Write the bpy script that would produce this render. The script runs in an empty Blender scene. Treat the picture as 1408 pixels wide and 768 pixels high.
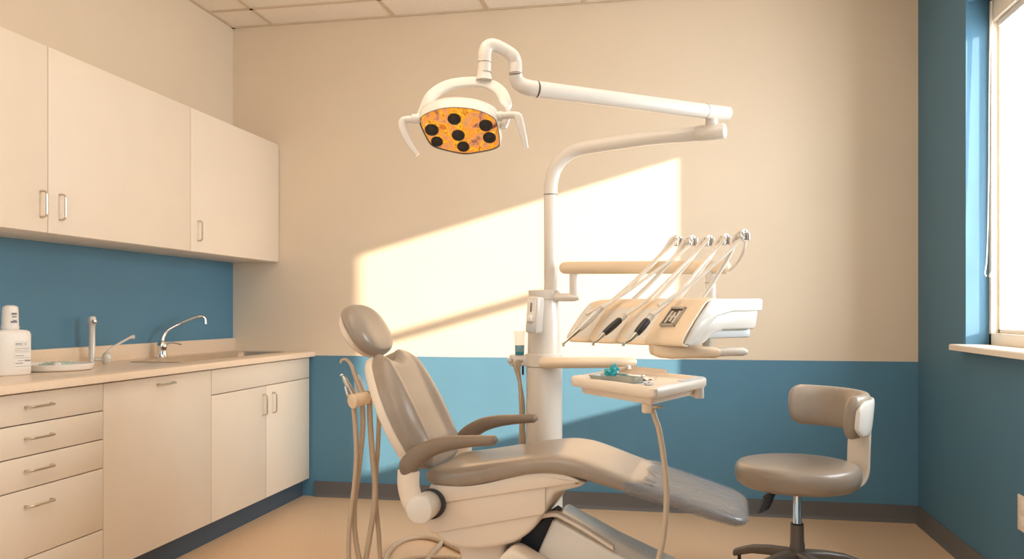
import bpy, bmesh, math, random
from mathutils import Vector, Matrix, Quaternion
random.seed(4)
V = Vector
COL = bpy.context.scene.collection
R = math.radians
# ---------------------------------------------------------------- camera model (1408x768 frame)
F, TH, Y0, H = 1139.43, .1902, 428.72, 1.2
CT, ST = math.cos(TH), math.sin(TH)
def cf(lat, d, z):                      # camera-heading frame (right, ahead, up) -> world
    return V((lat*CT - d*ST, lat*ST + d*CT, z))
def at(px, py, d):                      # point seen at a pixel, d metres ahead
    return cf((px-704)/F*d, d, H + (Y0-py)/F*d)
CH = V((-.6, 3.2026, 0)); CA = R(-4)
CEX = V((math.cos(CA), math.sin(CA), 0)); CEY = V((-math.sin(CA), math.cos(CA), 0))
def ch(x, y, z): return CH + CEX*x + CEY*y + V((0, 0, z))

# ---------------------------------------------------------------- materials
def srgb(r, g, b):
    f = lambda c: (c/255/12.92) if c/255 <= .04045 else ((c/255+.055)/1.055)**2.4
    return (f(r), f(g), f(b), 1)
def mat(name, col, rough=.5, metal=0, var=.04, scale=8, bump=0, bscale=200, coat=0, spec=.5, trans=0, stretch=None):
    m = bpy.data.materials.new(name); m.use_nodes = True
    nt = m.node_tree; b = nt.nodes['Principled BSDF']
    tc = nt.nodes.new('ShaderNodeTexCoord'); src = tc.outputs['Object']
    if stretch:
        mp = nt.nodes.new('ShaderNodeMapping'); mp.inputs['Scale'].default_value = stretch
        nt.links.new(src, mp.inputs[0]); src = mp.outputs[0]
    n = nt.nodes.new('ShaderNodeTexNoise'); n.inputs['Scale'].default_value = scale; n.inputs['Detail'].default_value = 4
    nt.links.new(src, n.inputs['Vector'])
    r = nt.nodes.new('ShaderNodeValToRGB')
    c = [max(0, x*(1-var)) for x in col[:3]]; d = [min(1, x*(1+var)) for x in col[:3]]
    r.color_ramp.elements[0].position = .3; r.color_ramp.elements[1].position = .7
    r.color_ramp.elements[0].color = (*c, 1); r.color_ramp.elements[1].color = (*d, 1)
    nt.links.new(n.outputs['Fac'], r.inputs[0]); nt.links.new(r.outputs[0], b.inputs['Base Color'])
    b.inputs['Roughness'].default_value = rough; b.inputs['Metallic'].default_value = metal
    b.inputs['Coat Weight'].default_value = coat; b.inputs['Specular IOR Level'].default_value = spec
    b.inputs['Transmission Weight'].default_value = trans
    if bump:
        n2 = nt.nodes.new('ShaderNodeTexNoise'); n2.inputs['Scale'].default_value = bscale; n2.inputs['Detail'].default_value = 3
        nt.links.new(src, n2.inputs['Vector'])
        bp = nt.nodes.new('ShaderNodeBump'); bp.inputs['Strength'].default_value = bump; bp.inputs['Distance'].default_value = .002
        nt.links.new(n2.outputs['Fac'], bp.inputs['Height']); nt.links.new(bp.outputs[0], b.inputs['Normal'])
    return m
def clear(name, tint, fac, rough=.05, streak=None):
    m = bpy.data.materials.new(name); m.use_nodes = True
    nt = m.node_tree; nt.nodes.clear()
    out = nt.nodes.new('ShaderNodeOutputMaterial'); mix = nt.nodes.new('ShaderNodeMixShader')
    t = nt.nodes.new('ShaderNodeBsdfTransparent'); g = nt.nodes.new('ShaderNodeBsdfPrincipled')
    g.inputs['Base Color'].default_value = tint; g.inputs['Roughness'].default_value = rough
    nt.links.new(t.outputs[0], mix.inputs[1]); nt.links.new(g.outputs[0], mix.inputs[2])
    nt.links.new(mix.outputs[0], out.inputs[0]); mix.inputs[0].default_value = fac
    tc = nt.nodes.new('ShaderNodeTexCoord'); n = nt.nodes.new('ShaderNodeTexNoise')
    mp = nt.nodes.new('ShaderNodeMapping'); mp.inputs['Scale'].default_value = streak or (1, 1, 1)
    nt.links.new(tc.outputs['Object'], mp.inputs[0]); nt.links.new(mp.outputs[0], n.inputs['Vector'])
    n.inputs['Scale'].default_value = 6 if streak else 2; n.inputs['Detail'].default_value = 5
    if streak:
        mr = nt.nodes.new('ShaderNodeMapRange'); mr.inputs[1].default_value = .3; mr.inputs[2].default_value = .75
        mr.inputs[3].default_value = fac*.55; mr.inputs[4].default_value = min(1, fac*1.5)
        nt.links.new(n.outputs['Fac'], mr.inputs[0]); nt.links.new(mr.outputs[0], mix.inputs[0])
        bp = nt.nodes.new('ShaderNodeBump'); bp.inputs['Strength'].default_value = .3; bp.inputs['Distance'].default_value = .004
        nt.links.new(n.outputs['Fac'], bp.inputs['Height']); nt.links.new(bp.outputs[0], g.inputs['Normal'])
    return m
CREAMW = mat('cream wall paint', srgb(234, 215, 190), .75, var=.015, scale=3, bump=.12, bscale=260)
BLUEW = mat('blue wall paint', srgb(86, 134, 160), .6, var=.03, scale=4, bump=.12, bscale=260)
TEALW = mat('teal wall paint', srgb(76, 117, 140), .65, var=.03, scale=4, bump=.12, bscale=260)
FLOORM = mat('speckled tan floor', srgb(218, 184, 148), .42, var=.07, scale=90, bump=.05)
BASEM = mat('grey rubber baseboard', srgb(100, 97, 96), .5, var=.03)
TILE = mat('ceiling tile', srgb(243, 231, 215), .9, var=.06, scale=120, bump=.3, bscale=150)
TBAR = mat('ceiling grid', srgb(214, 194, 168), .6)
LAM = mat('cream laminate', srgb(240, 224, 204), .42, var=.012, scale=5)
LAMD = mat('cabinet gap shadow board', srgb(120, 98, 78), .7)
COUNT = mat('beige speckled counter', srgb(238, 214, 188), .3, var=.06, scale=160)
TOE = mat('dark blue toe kick', srgb(70, 84, 98), .5)
SINKM = mat('brushed sink', srgb(205, 185, 162), .3, metal=.55, var=.05, scale=20)
CHROME = mat('chrome', (.8, .79, .77, 1), .12, metal=1, var=.03)
NICKEL = mat('brushed nickel', (.62, .55, .46, 1), .28, metal=1, var=.05, scale=60)
WHITE = mat('white enamel', srgb(229, 220, 208), .25, var=.012, scale=6, coat=.3)
CREAMP = mat('cream plastic', srgb(240, 214, 182), .35, var=.02, scale=6, coat=.1)
SHELL = mat('chair shell plastic', srgb(236, 219, 200), .38, var=.015, scale=6)
GREYP = mat('light grey plastic', srgb(205, 205, 202), .4, var=.02)
VINYL = mat('taupe vinyl', srgb(158, 142, 126), .3, var=.04, scale=14, bump=.08, bscale=350, coat=.12)
ARMP = mat('taupe armrest urethane', srgb(132, 114, 97), .45, var=.03)
HOSE = mat('beige hose', srgb(196, 174, 148), .45, var=.03, scale=30)
HOSEW = mat('white hose', srgb(232, 220, 205), .35, var=.02, scale=30)
SEAM = mat('seam grey', srgb(120, 110, 100), .6)
BLACK = mat('black rubber', srgb(44, 42, 44), .4, var=.05)
DARK = mat('dark bellows', srgb(58, 60, 64), .7, var=.1)
SILVER = mat('pearl silver', srgb(222, 214, 202), .3, metal=.2, var=.03)
STOOLB = mat('stool base grey', srgb(120, 110, 102), .4, metal=.3, var=.03)
BOTM = mat('white bottle plastic', srgb(244, 236, 226), .35, var=.01)
INK = mat('grey print', srgb(128, 128, 134), .7)
PAPERL = mat('label paper', srgb(246, 240, 232), .6, var=.01)
STEELT = mat('steel dish', srgb(168, 174, 168), .35, metal=.25, var=.05)
TEAL = mat('teal crinkled film', srgb(40, 170, 178), .12, var=.25, scale=40, coat=.6)
CUPB = mat('teal cup base', srgb(20, 140, 160), .2, var=.1)
GAUZE = mat('pale green gauze', srgb(190, 205, 190), .8, var=.1, scale=60)
PAPER = mat('paper napkin', srgb(240, 226, 208), .7, var=.03)
PALEB = mat('pale blue wrapper', srgb(170, 190, 205), .3, var=.1)
FRAMEM = mat('window frame cream', srgb(238, 224, 206), .45, var=.02)
GREYM = mat('satin grey metal', (.50, .48, .45, 1), .42, metal=.7, var=.12, scale=40)
WPANE = mat('display pane', srgb(98, 74, 52), .2, metal=.3, var=.2, scale=60)
OUTL = mat('outlet cream', srgb(238, 220, 200), .4)
GLASS = clear('window glass', (.95, .97, 1, 1), .05, .02)
WRAP = clear('plastic wrap', (.32, .35, .39, 1), .40, .09, (2, 11, 11))
CLEARC = clear('clear cup', (.95, .97, 1, 1), .25, .1)
def lampface():
    m = bpy.data.materials.new('amber reflector'); m.use_nodes = True
    nt = m.node_tree; b = nt.nodes['Principled BSDF']
    tc = nt.nodes.new('ShaderNodeTexCoord'); n = nt.nodes.new('ShaderNodeTexNoise')
    n.inputs['Scale'].default_value = 13; n.inputs['Detail'].default_value = 5; n.inputs['Distortion'].default_value = 1.6
    nt.links.new(tc.outputs['Object'], n.inputs['Vector'])
    r = nt.nodes.new('ShaderNodeValToRGB'); e = r.color_ramp.elements
    e[0].position = .30; e[0].color = srgb(130, 70, 44)
    e[1].position = .72; e[1].color = srgb(255, 240, 170)
    for p, c in ((.38, (206, 140, 104)), (.44, (232, 166, 96)), (.49, (240, 150, 44)), (.535, (254, 204, 60)), (.575, (196, 96, 40)), (.63, (250, 190, 70))):
        x = e.new(p); x.color = srgb(*c)
    nt.links.new(n.outputs['Fac'], r.inputs[0]); nt.links.new(r.outputs[0], b.inputs['Base Color'])
    nt.links.new(r.outputs[0], b.inputs['Emission Color']); b.inputs['Emission Strength'].default_value = .5
    b.inputs['Roughness'].default_value = .2; b.inputs['Metallic'].default_value = .2
    return m
AMBER = lampface()

# ---------------------------------------------------------------- mesh helpers
FR = {}                                    # root frames
def obj(name, bm, m, parent=None, ang=35, label=None, kind=None):
    bmesh.ops.recalc_face_normals(bm, faces=bm.faces[:])
    if parent is not None and parent.name in FR: bm.transform(FR[parent.name].inverted())
    for f in bm.faces: f.smooth = True
    lim = R(ang)
    for e in bm.edges:
        e.smooth = len(e.link_faces) == 2 and e.calc_face_angle(0) < lim
    me = bpy.data.meshes.new(name); bm.to_mesh(me); bm.free()
    for x in (m if isinstance(m, (list, tuple)) else [m]): me.materials.append(x)
    o = bpy.data.objects.new(name, me); COL.objects.link(o)
    if parent is not None:
        o.parent = parent
        if parent.name in FR: FR[o.name] = FR[parent.name]
    if label: o['label'] = label
    if kind: o['kind'] = kind
    return o
def thing(name, label, cat, loc=(0, 0, 0), rz=0, group=None):
    o = bpy.data.objects.new(name, None); COL.objects.link(o); o.empty_display_size = .1
    o.location = loc; o.rotation_euler = (0, 0, rz)
    o['label'] = label; o['category'] = cat
    if group: o['group'] = group
    FR[o.name] = Matrix.Translation(V(loc)) @ Matrix.Rotation(rz, 4, 'Z')
    return o
def tag(o, label, cat, group=None):
    o['label'] = label; o['category'] = cat
    if group: o['group'] = group
    return o
def B(): return bmesh.new()
def box(bm, x0, x1, y0, y1, z0, z1, bev=0, M=None, seg=2):
    r = bmesh.ops.create_cube(bm, size=1)
    vs = r['verts']
    for v in vs: v.co = V(((x0+x1)/2 + v.co.x*(x1-x0), (y0+y1)/2 + v.co.y*(y1-y0), (z0+z1)/2 + v.co.z*(z1-z0)))
    if bev:
        es = list({e for v in vs for e in v.link_edges})
        r = bmesh.ops.bevel(bm, geom=es, offset=bev, segments=seg, affect='EDGES', profile=.5)
        vs = list({v for f in r['faces'] for v in f.verts} | {v for v in vs if v.is_valid})
    if M is not None:
        for v in vs: v.co = M @ v.co
    return bm
def prism(bm, poly, fn, t0, t1, bev=0, seg=3):      # poly 2D extruded, fn(u,v,t)->point
    a = [bm.verts.new(fn(u, v, t0)) for u, v in poly]; b = [bm.verts.new(fn(u, v, t1)) for u, v in poly]
    n = len(poly); fs = [bm.faces.new(a), bm.faces.new(b[::-1])]
    for i in range(n): bm.faces.new((a[i], b[i], b[(i+1) % n], a[(i+1) % n]))
    if bev:
        es = [e for f in fs for e in f.edges]
        bmesh.ops.recalc_face_normals(bm, faces=list({f for v in a+b for f in v.link_faces}))
        bmesh.ops.bevel(bm, geom=es, offset=bev, segments=seg, affect='EDGES', profile=.5)
    return bm
def loft(bm, rings, cap=True):
    L = [[bm.verts.new(p) for p in r] for r in rings]; n = len(L[0])
    for a, b in zip(L, L[1:]):
        for i in range(n): bm.faces.new((a[i], a[(i+1) % n], b[(i+1) % n], b[i]))
    if cap:
        bm.faces.new(L[0][::-1]); bm.faces.new(L[-1])
    return bm
def spline(pts, k=8):                               # Catmull-Rom through points
    pts = [V(p) for p in pts]
    if len(pts) < 3: return pts
    P = [pts[0]*2-pts[1]] + pts + [pts[-1]*2-pts[-2]]
    out = []
    for i in range(1, len(P)-2):
        a, b, c, d = P[i-1:i+3]
        for j in range(k):
            t = j/k
            out.append(.5*((2*b)+(c-a)*t+(2*a-5*b+4*c-d)*t*t+(3*b-a-3*c+d)*t**3))
    return out+[pts[-1]]
def tube(bm, pts, r, seg=14, sm=True, k=8, flat=None, up=None):
    # r: number or list; flat: (a,b) elliptical scale along frame
    q = spline(pts, k) if sm else [V(p) for p in pts]
    n = len(q)
    def rad(i):
        if isinstance(r, (int, float)): return r
        t = i/(n-1)*(len(r)-1); j = min(int(t), len(r)-2); return r[j]+(r[j+1]-r[j])*(t-j)
    T = [(q[min(i+1, n-1)]-q[max(i-1, 0)]).normalized() for i in range(n)]
    if up is None: up = V((0, 0, 1)) if abs(T[0].z) < .9 else V((1, 0, 0))
    u = (up - T[0]*up.dot(T[0])).normalized(); rings = []
    fa, fb = flat or (1, 1)
    for i in range(n):
        u = (u - T[i]*u.dot(T[i])).normalized(); w = T[i].cross(u); rr = rad(i)
        rings.append([q[i] + (u*math.cos(2*math.pi*j/seg)*fa + w*math.sin(2*math.pi*j/seg)*fb)*rr for j in range(seg)])
    return loft(bm, rings)
def lathe(bm, prof, base, axis=(0, 0, 1), seg=32):  # prof [(r, h)] along axis from base
    ax = V(axis).normalized(); q = V((0, 0, 1)).rotation_difference(ax); base = V(base)
    rings = [[base + q @ V((max(r, 1e-4)*math.cos(2*math.pi*j/seg), max(r, 1e-4)*math.sin(2*math.pi*j/seg), h)) for j in range(seg)] for r, h in prof]
    return loft(bm, rings)
def cyl(bm, a, b, r, bev=.003, seg=28):
    a = V(a); b = V(b); L = (b-a).length; bev = min(bev, r*.5, L*.4)
    return lathe(bm, [(r-bev, 0), (r-bev*.3, bev*.3), (r, bev), (r, L-bev), (r-bev*.3, L-bev*.3), (r-bev, L)], a, b-a, seg)
def sring(c, u, w, a, b, n=2.5, N=40):
    o = []
    for j in range(N):
        t = 2*math.pi*j/N; cs, sn = math.cos(t), math.sin(t)
        o.append(c + u*a*math.copysign(abs(cs)**(2/n), cs) + w*b*math.copysign(abs(sn)**(2/n), sn))
    return o
def interp(tab, x):
    if x <= tab[0][0]: return tab[0][1:]
    for a, b in zip(tab, tab[1:]):
        if x <= b[0]:
            t = (x-a[0])/(b[0]-a[0]); t = t*t*(3-2*t) if len(a) > 9 else t
            return [p+(q-p)*t for p, q in zip(a[1:], b[1:])]
    return tab[-1][1:]
def dup(o, parent=None):
    c = o.copy(); COL.objects.link(c)
    if parent is not None: c.parent = parent
    for k in list(o.children): dup(k, c)
    return c

# ================================================================ ROOM
XL, XR, D, ZC, ZB, YB = -2.870, 1.379, 5.071, 3.093, .917, -.8
def struct(name, bm, m, parent=None, ang=35):
    return obj(name, bm, m, parent, ang, kind=None if parent else 'structure')
bm = B(); box(bm, XL-.1, XR+.17, YB, D+.1, -.1, 0); struct('floor', bm, FLOORM)
def two_tone(name, b1, b2, m1, m2):
    bm = B(); box(bm, *b1); n = len(bm.faces); box(bm, *b2)
    bm.faces.ensure_lookup_table()
    for f in bm.faces[n:]: f.material_index = 1
    return struct(name, bm, [m1, m2])
two_tone('wall_back', (XL-.1, XR+.17, D, D+.1, ZB, ZC+.1), (XL-.1, XR+.17, D, D+.1, 0, ZB), CREAMW, BLUEW)
two_tone('wall_left', (XL-.1, XL, YB, D, 1.60, ZC+.1), (XL-.1, XL, YB, D, 0, 1.60), CREAMW, BLUEW)
WY0, WY1, WZ0, WZ1, XO = 2.995, 4.293, 1.043, 2.676, 1.545
bm = B()
box(bm, XR, XO, YB, WY0, 0, ZC+.1); box(bm, XR, XO, WY1, D, 0, ZC+.1)
box(bm, XR, XO, WY0, WY1, 0, WZ0); box(bm, XR, XO, WY0, WY1, WZ1, ZC+.1)
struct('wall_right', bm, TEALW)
bm = B(); box(bm, XL, XR, YB, D, ZC, ZC+.08)
ceil = struct('ceiling', bm, TILE)
bm = B()
gx = [XL+.60*i-.30 for i in range(1, 8)]; gy = [D-.30-.61*i for i in range(9)]
for x in [-2.575, -1.74, -1.13, -.52, .09, .70, 1.31]: box(bm, x-.012, x+.012, YB, D, ZC-.006, ZC+.01)
for y in gy: box(bm, XL, XR, y-.012, y+.012, ZC-.006, ZC+.01)
box(bm, XL, XR, D-.022, D, ZC-.008, ZC+.01); box(bm, XL, XL+.022, YB, D, ZC-.008, ZC+.01); box(bm, XR-.022, XR, YB, D, ZC-.008, ZC+.01)
obj('ceiling_grid', bm, TBAR, ceil)
bm = B(); prism(bm, [(0, 0), (-.022, 0), (-.012, .012), (-.009, .022), (-.008, .099), (0, .099)], lambda u, v, t: V((t, D+u, v)), -2.285, XR-.004)
struct('baseboard_back', bm, BASEM)
bm = B(); prism(bm, [(0, 0), (-.022, 0), (-.012, .012), (-.009, .022), (-.008, .099), (0, .099)], lambda u, v, t: V((XR+u, t, v)), YB, D-.004)
struct('baseboard_right', bm, BASEM)
# window
FX0, FX1, GY0, GY1, GZ0, GZ1 = 1.481, 1.535, 3.03, 4.267, 1.12, 2.567
win = thing('window_1', 'x', 'window', (FX0, 3.65, WZ0)); del win['label']; del win['category']; win['kind'] = 'structure'
bm = B()
box(bm, FX0, FX1, GY1, WY1, WZ0, WZ1, .002); box(bm, FX0, FX1, WY0, GY0, WZ0, WZ1, .002)
box(bm, FX0, FX1, WY0, WY1, GZ1, WZ1, .002); box(bm, FX0, FX1, WY0, WY1, WZ0, GZ0-.02, .002)
obj('window_frame', bm, FRAMEM, win)
bm = B()
box(bm, 1.512, 1.534, GY1-.018, GY1, GZ0-.02, GZ1, .002); box(bm, 1.512, 1.534, GY0, GY1, GZ0-.02, GZ0, .002)
box(bm, 1.512, 1.534, 3.748, 3.766, GZ0, GZ1, .002); box(bm, 1.508, 1.536, GY0, 3.75, 1.915, 1.98, .002)  # unseen upright and rail, added so the rail's shade bands the back wall
obj('sash', bm, FRAMEM, win)
bm = B(); box(bm, 1.520, 1.524, GY0, GY1, GZ0-.01, GZ1); obj('pane', bm, GLASS, win)
bm = B(); prism(bm, [(1.315, 1.018), (1.315, 1.04), (1.32, 1.046), (1.5, 1.046), (1.5, 1.018)], lambda u, v, t: V((u, t, v)), 2.93, 4.33, .002)
obj('window_sill', bm, FRAMEM, win)
# rolled blind and cord
bl = thing('roller_blind', 'rolled up cream window blind at the head of the window', 'blind', (1.45, 3.64, 2.6))
bm = B(); box(bm, 1.50, 1.533, 3.04, GY1-.022, 2.535, 2.566, .005); obj('head_rail', bm, GREYP, bl)
cd = thing('blind_cord', 'thin white blind pull cord hanging down beside the blue window jamb', 'cord', (1.455, 4.235, 1.33))
bm = B()
tube(bm, [(1.474, 4.255, 2.66), (1.466, 4.25, 2.2), (1.462, 4.245, 1.8), (1.452, 4.235, 1.48), (1.438, 4.22, 1.385), (1.440, 4.21, 1.368)], .003, 8)
tube(bm, [(1.476, 4.245, 2.66), (1.475, 4.24, 2.0), (1.473, 4.232, 1.6), (1.466, 4.215, 1.372)], .003, 8)
cdo = obj('cord', bm, HOSEW, cd)
bm = B(); lathe(bm, [(.004, 0), (.013, .006), (.014, .016), (.008, .028), (.004, .032)], (1.466, 4.213, 1.355), (0, 0, 1), 14); obj('tassel', bm, WHITE, cd)
# outlet
ot = thing('wall_outlet', 'cream electrical outlet plate low on the teal right wall', 'outlet', (XR, 3.63, .40))
bm = B(); box(bm, XR-.008, XR, 3.585, 3.672, .325, .468, .003); obj('cover_plate', bm, OUTL, ot)
bm = B(); box(bm, XR-.010, XR-.007, 3.608, 3.646, .345, .385, .001); obj('socket', bm, PAPER, ot); bm = B(); box(bm, XR-.010, XR-.007, 3.608, 3.646, .408, .448, .001); obj('socket', bm, PAPER, ot)

# ================================================================ CABINETS
def handle(parent, c, along, L, out=V((1, 0, 0)), m=NICKEL, r=.0045):
    c = V(c); along = V(along)
    bm = B()
    a = c-along*L/2; b = c+along*L/2; o = out*.028
    tube(bm, [a, a+o*.6, a+o*.95+along*.008, a+o+along*.02, b+o-along*.02, b+o*.95-along*.008, b+o*.6, b], r, 10, k=4)
    return obj('handle', bm, m, parent)
# wall cabinets (front plane x=-2.5376)
UX = -2.5376; UZ0, UZ1 = 1.527, 2.30
def uy(px):
    u = (px-704)/F; d = UX/(-ST+u*CT); return d*(CT+u*ST)
y66, y262, yend = uy(66), uy(262), D
doorw = y262-y66
def wallcab(y0, y1, doors, label):
    t = thing('wall_cabinet', label, 'cabinet', (UX, (y0+y1)/2, UZ0), group=None)
    bm = B(); box(bm, XL+.001, UX-.02, y0+.001, y1-.001, UZ0, UZ1, .001); obj('carcass', bm, LAM, t)
    for a, b, hy in doors:
        bm = B(); box(bm, UX-.018, UX, a+.002, b-.002, UZ0+.001, UZ1-.001, .0012)
        d = obj('door', bm, LAM, t)
        handle(d, (UX, hy, UZ0+.115), (0, 0, 1), .105)
    return t
wallcab(y66-doorw, y262, [(y66-doorw, y66, uy(56)), (y66, y262, uy(82))], 'cream wall cabinet with a pair of doors over the counter, nearer one')
wallcab(y262, yend, [(y262, yend-.004, uy(272))], 'cream single door wall cabinet in the far corner above the sink')
# base cabinets
BX = -2.32
def by(px):
    u = (px-704)/F; d = BX/(-ST+u*CT); return d*(CT+u*ST)
b142, b290, b366 = by(142), by(290.6), by(366)
ZT, ZCB, ZCT = .116, .911, .945
def carc(t, y0, y1):
    bm = B(); box(bm, XL+.001, BX-.02, y0+.001, y1-.001, ZT, ZCB-.002); obj('carcass', bm, LAMD, t)
    bm = B(); box(bm, XL+.02, BX-.05, y0, y1, 0, ZT-.001); obj('toe_kick', bm, TOE, t)
def panel(t, name, y0, y1, z0, z1):
    bm = B(); box(bm, BX-.019, BX, y0+.0022, y1-.0022, z0+.0022, z1-.0022, .0012); return obj(name, bm, LAM, t)
dy0 = b142-.70
t = thing('drawer_cabinet', 'cream base cabinet of five stacked drawers below the bottle', 'cabinet', (BX, b142-.35, 0))
carc(t, dy0, b142)
zs = [.905, .790, .672, .552, .298, ZT]
for i in range(5):
    d = panel(t, 'drawer', dy0, b142, zs[i+1], zs[i])
    hz = zs[i]-.052 if i < 3 else zs[i]-.062
    handle(d, (BX, by(52), hz), (0, 1, 0), .125)
t = thing('base_cabinet', 'cream base cabinet with one tall plain front between drawers and sink cabinet', 'cabinet', (BX, (b142+b290)/2, 0))
carc(t, b142, b290)
d = panel(t, 'door', b142, b290, ZT, .905); handle(d, (BX, by(226.5), .868), (0, 1, 0), .115)
t = thing('sink_cabinet', 'cream sink base cabinet with two doors under a false drawer front', 'cabinet', (BX, (b290+D)/2, 0))
carc(t, b290, D)
panel(t, 'false_front', b290, D-.012, .772, .905)
d = panel(t, 'door', b290, b366, ZT, .772); handle(d, (BX, by(361.5), .665), (0, 0, 1), .115)
d = panel(t, 'door', b366, D-.012, ZT, .772); handle(d, (BX, by(374.5), .665), (0, 0, 1), .115)
# countertop with sink hole
CX1 = -2.285; SX0, SX1, SY0, SY1 = -2.715, -2.40, 3.78, 4.88
ct = thing('countertop', 'long speckled beige countertop with low backsplash along the left wall', 'countertop', (-2.58, 3.6, ZCB))
bm = B()
yA = b142-.72
prof = [(0, ZCB), (0, ZCT-.012), (-.004, ZCT-.004), (-.012, ZCT), (-.1, ZCT), (-.1, ZCB)]
prism(bm, prof, lambda u, v, t: V((CX1+u, t, v)), yA, D-.001)
box(bm, XL+.001, CX1-.1, yA, SY0, ZCB, ZCT); box(bm, XL+.001, CX1-.1, SY1, D-.001, ZCB, ZCT)
box(bm, XL+.001, SX0, SY0, SY1, ZCB, ZCT); box(bm, SX1, CX1-.1, SY0, SY1, ZCB, ZCT)
obj('worktop', bm, COUNT, ct)
bm = B(); box(bm, XL+.001, XL+.02, yA, D-.001, ZCT, 1.028, .003); obj('backsplash', bm, COUNT, ct)
sk = thing('sink', 'shallow brushed rectangular sink basin set into the beige countertop', 'sink', (-2.56, 4.33, ZCT))
bm = B()
def rr(x0, x1, y0, y1, r, z, n=6):
    o = []
    for cx, cy, a0 in ((x1-r, y1-r, 0), (x0+r, y1-r, 90), (x0+r, y0+r, 180), (x1-r, y0+r, 270)):
        for i in range(n+1):
            a = R(a0+90*i/n); o.append(V((cx+r*math.cos(a), cy+r*math.sin(a), z)))
    return o
L = [rr(SX0-.012, SX1+.012, SY0-.012, SY1+.012, .05, ZCT+.0005), rr(SX0-.010, SX1+.010, SY0-.010, SY1+.010, .048, ZCT+.004), rr(SX0+.004, SX1-.004, SY0+.004, SY1-.004, .045, ZCT+.004),
     rr(SX0+.010, SX1-.010, SY0+.010, SY1-.010, .042, ZCT-.004), rr(SX0+.018, SX1-.018, SY0+.02, SY1-.02, .05, ZCT-.11), rr(SX0+.05, SX1-.05, SY0+.06, SY1-.06, .05, ZCT-.13)]
loft(bm, L, False); bm.faces.new([v for v in bm.verts][-len(L[0]):])
obj('basin', bm, SINKM, sk)
bm = B(); lathe(bm, [(.001, 0), (.028, 0), (.03, .003), (.001, .003)], (-2.56, 4.3, ZCT-.131)); obj('drain', bm, CHROME, sk)
# faucet
fx, fy = -2.785, 4.16
fa = thing('faucet', 'chrome swivel spout faucet behind the sink', 'faucet', (fx, fy, ZCT))
bm = B(); lathe(bm, [(.03, 0), (.031, .006), (.027, .014), (.024, .05), (.027, .06), (.026, .075), (.017, .09), (.012, .1)], (fx, fy, ZCT)); obj('body', bm, CHROME, fa)
bm = B(); tube(bm, [(fx, fy, ZCT+.09), (fx+.002, fy+.01, ZCT+.12), (fx+.012, fy+.04, ZCT+.155), (fx+.05, fy+.12, ZCT+.195), (fx+.085, fy+.20, ZCT+.225), (fx+.10, fy+.235, ZCT+.228), (fx+.11, fy+.25, ZCT+.215), (fx+.112, fy+.252, ZCT+.185)], [.013, .011, .0095, .0085, .0085, .0085, .009, .010], 14); obj('spout', bm, CHROME, fa)
bm = B(); tube(bm, [(fx+.005, fy+.01, ZCT+.07), (fx+.03, fy+.05, ZCT+.082), (fx+.06, fy+.09, ZCT+.072)], [.009, .008, .010], 12, flat=(.5, 1)); obj('lever', bm, CHROME, fa)
# second tap (grey standpipe with a lever)
sx, sy = -2.79, 3.60
tp = thing('water_dispenser_tap', 'pale grey upright standpipe with short lever spout behind the white dish', 'tap', (sx, sy, ZCT))
bm = B(); lathe(bm, [(.019, 0), (.019, .004), (.0155, .01), (.0145, .182), (.016, .192), (.019, .197), (.02, .217), (.016, .232), (.006, .236)], (sx, sy, ZCT), seg=20); obj('standpipe', bm, SILVER, tp)
bm = B(); cyl(bm, (sx+.012, sy-.005, ZCT+.208), (sx+.026, sy-.012, ZCT+.208), .011, .002, 16); obj('button', bm, NICKEL, tp)
bm = B(); cyl(bm, (sx+.01, sy, ZCT+.022), (sx+.05, sy+.03, ZCT+.022), .010, .002, 14); lathe(bm, [(.017, 0), (.021, .01), (.024, .03), (.02, .045), (.012, .055), (.004, .058)], (sx+.055, sy+.035, ZCT+.001), seg=20); obj('valve', bm, SILVER, tp)
bm = B(); tube(bm, [(sx+.055, sy+.03, ZCT+.05), (sx+.06, sy+.06, ZCT+.075), (sx+.07, sy+.13, ZCT+.105), (sx+.075, sy+.20, ZCT+.130)], .006, 10); lathe(bm, [(.004, 0), (.011, .004), (.012, .016), (.008, .022)], (sx+.075, sy+.207, ZCT+.116), (0, 0, 1), 14); obj('lever_spout', bm, SILVER, tp)
# dish
dx, dyc = -2.655, 3.195
ds = thing('round_dish', 'shallow round white dish on the counter beside the bottle', 'dish', (dx, dyc, ZCT))
bm = B(); lathe(bm, [(.001, 0), (.135, 0), (.145, .006), (.152, .026), (.151, .030), (.146, .029), (.139, .012), (.13, .008), (.001, .008)], (dx, dyc, ZCT), seg=48); obj('dish_body', bm, BOTM, ds)
bm = B(); lathe(bm, [(.001, 0), (.015, 0), (.016, .003), (.016, .02), (.014, .024), (.001, .024)], (dx-.01, dyc+.02, ZCT+.0085), seg=20)
tag(obj('small_cap', bm, BOTM), 'small white cap lying in the round white dish', 'cap')
bm = B()
bmesh.ops.create_grid(bm, x_segments=14, y_segments=10, size=.5)
for v in bm.verts: v.co = V((dx-.045+v.co.x*.1, dyc+.06+v.co.y*.10, ZCT+.027+.004*math.sin(v.co.x*19)+.004*math.cos(v.co.y*15+v.co.x*7)))
r = bmesh.ops.extrude_face_region(bm, geom=bm.faces[:])
for v in [g for g in r['geom'] if isinstance(g, bmesh.types.BMVert)]: v.co.z -= .012
tag(obj('gauze_pad', bm, GAUZE), 'pale green gauze pad lying in the round white dish', 'gauze')
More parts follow.
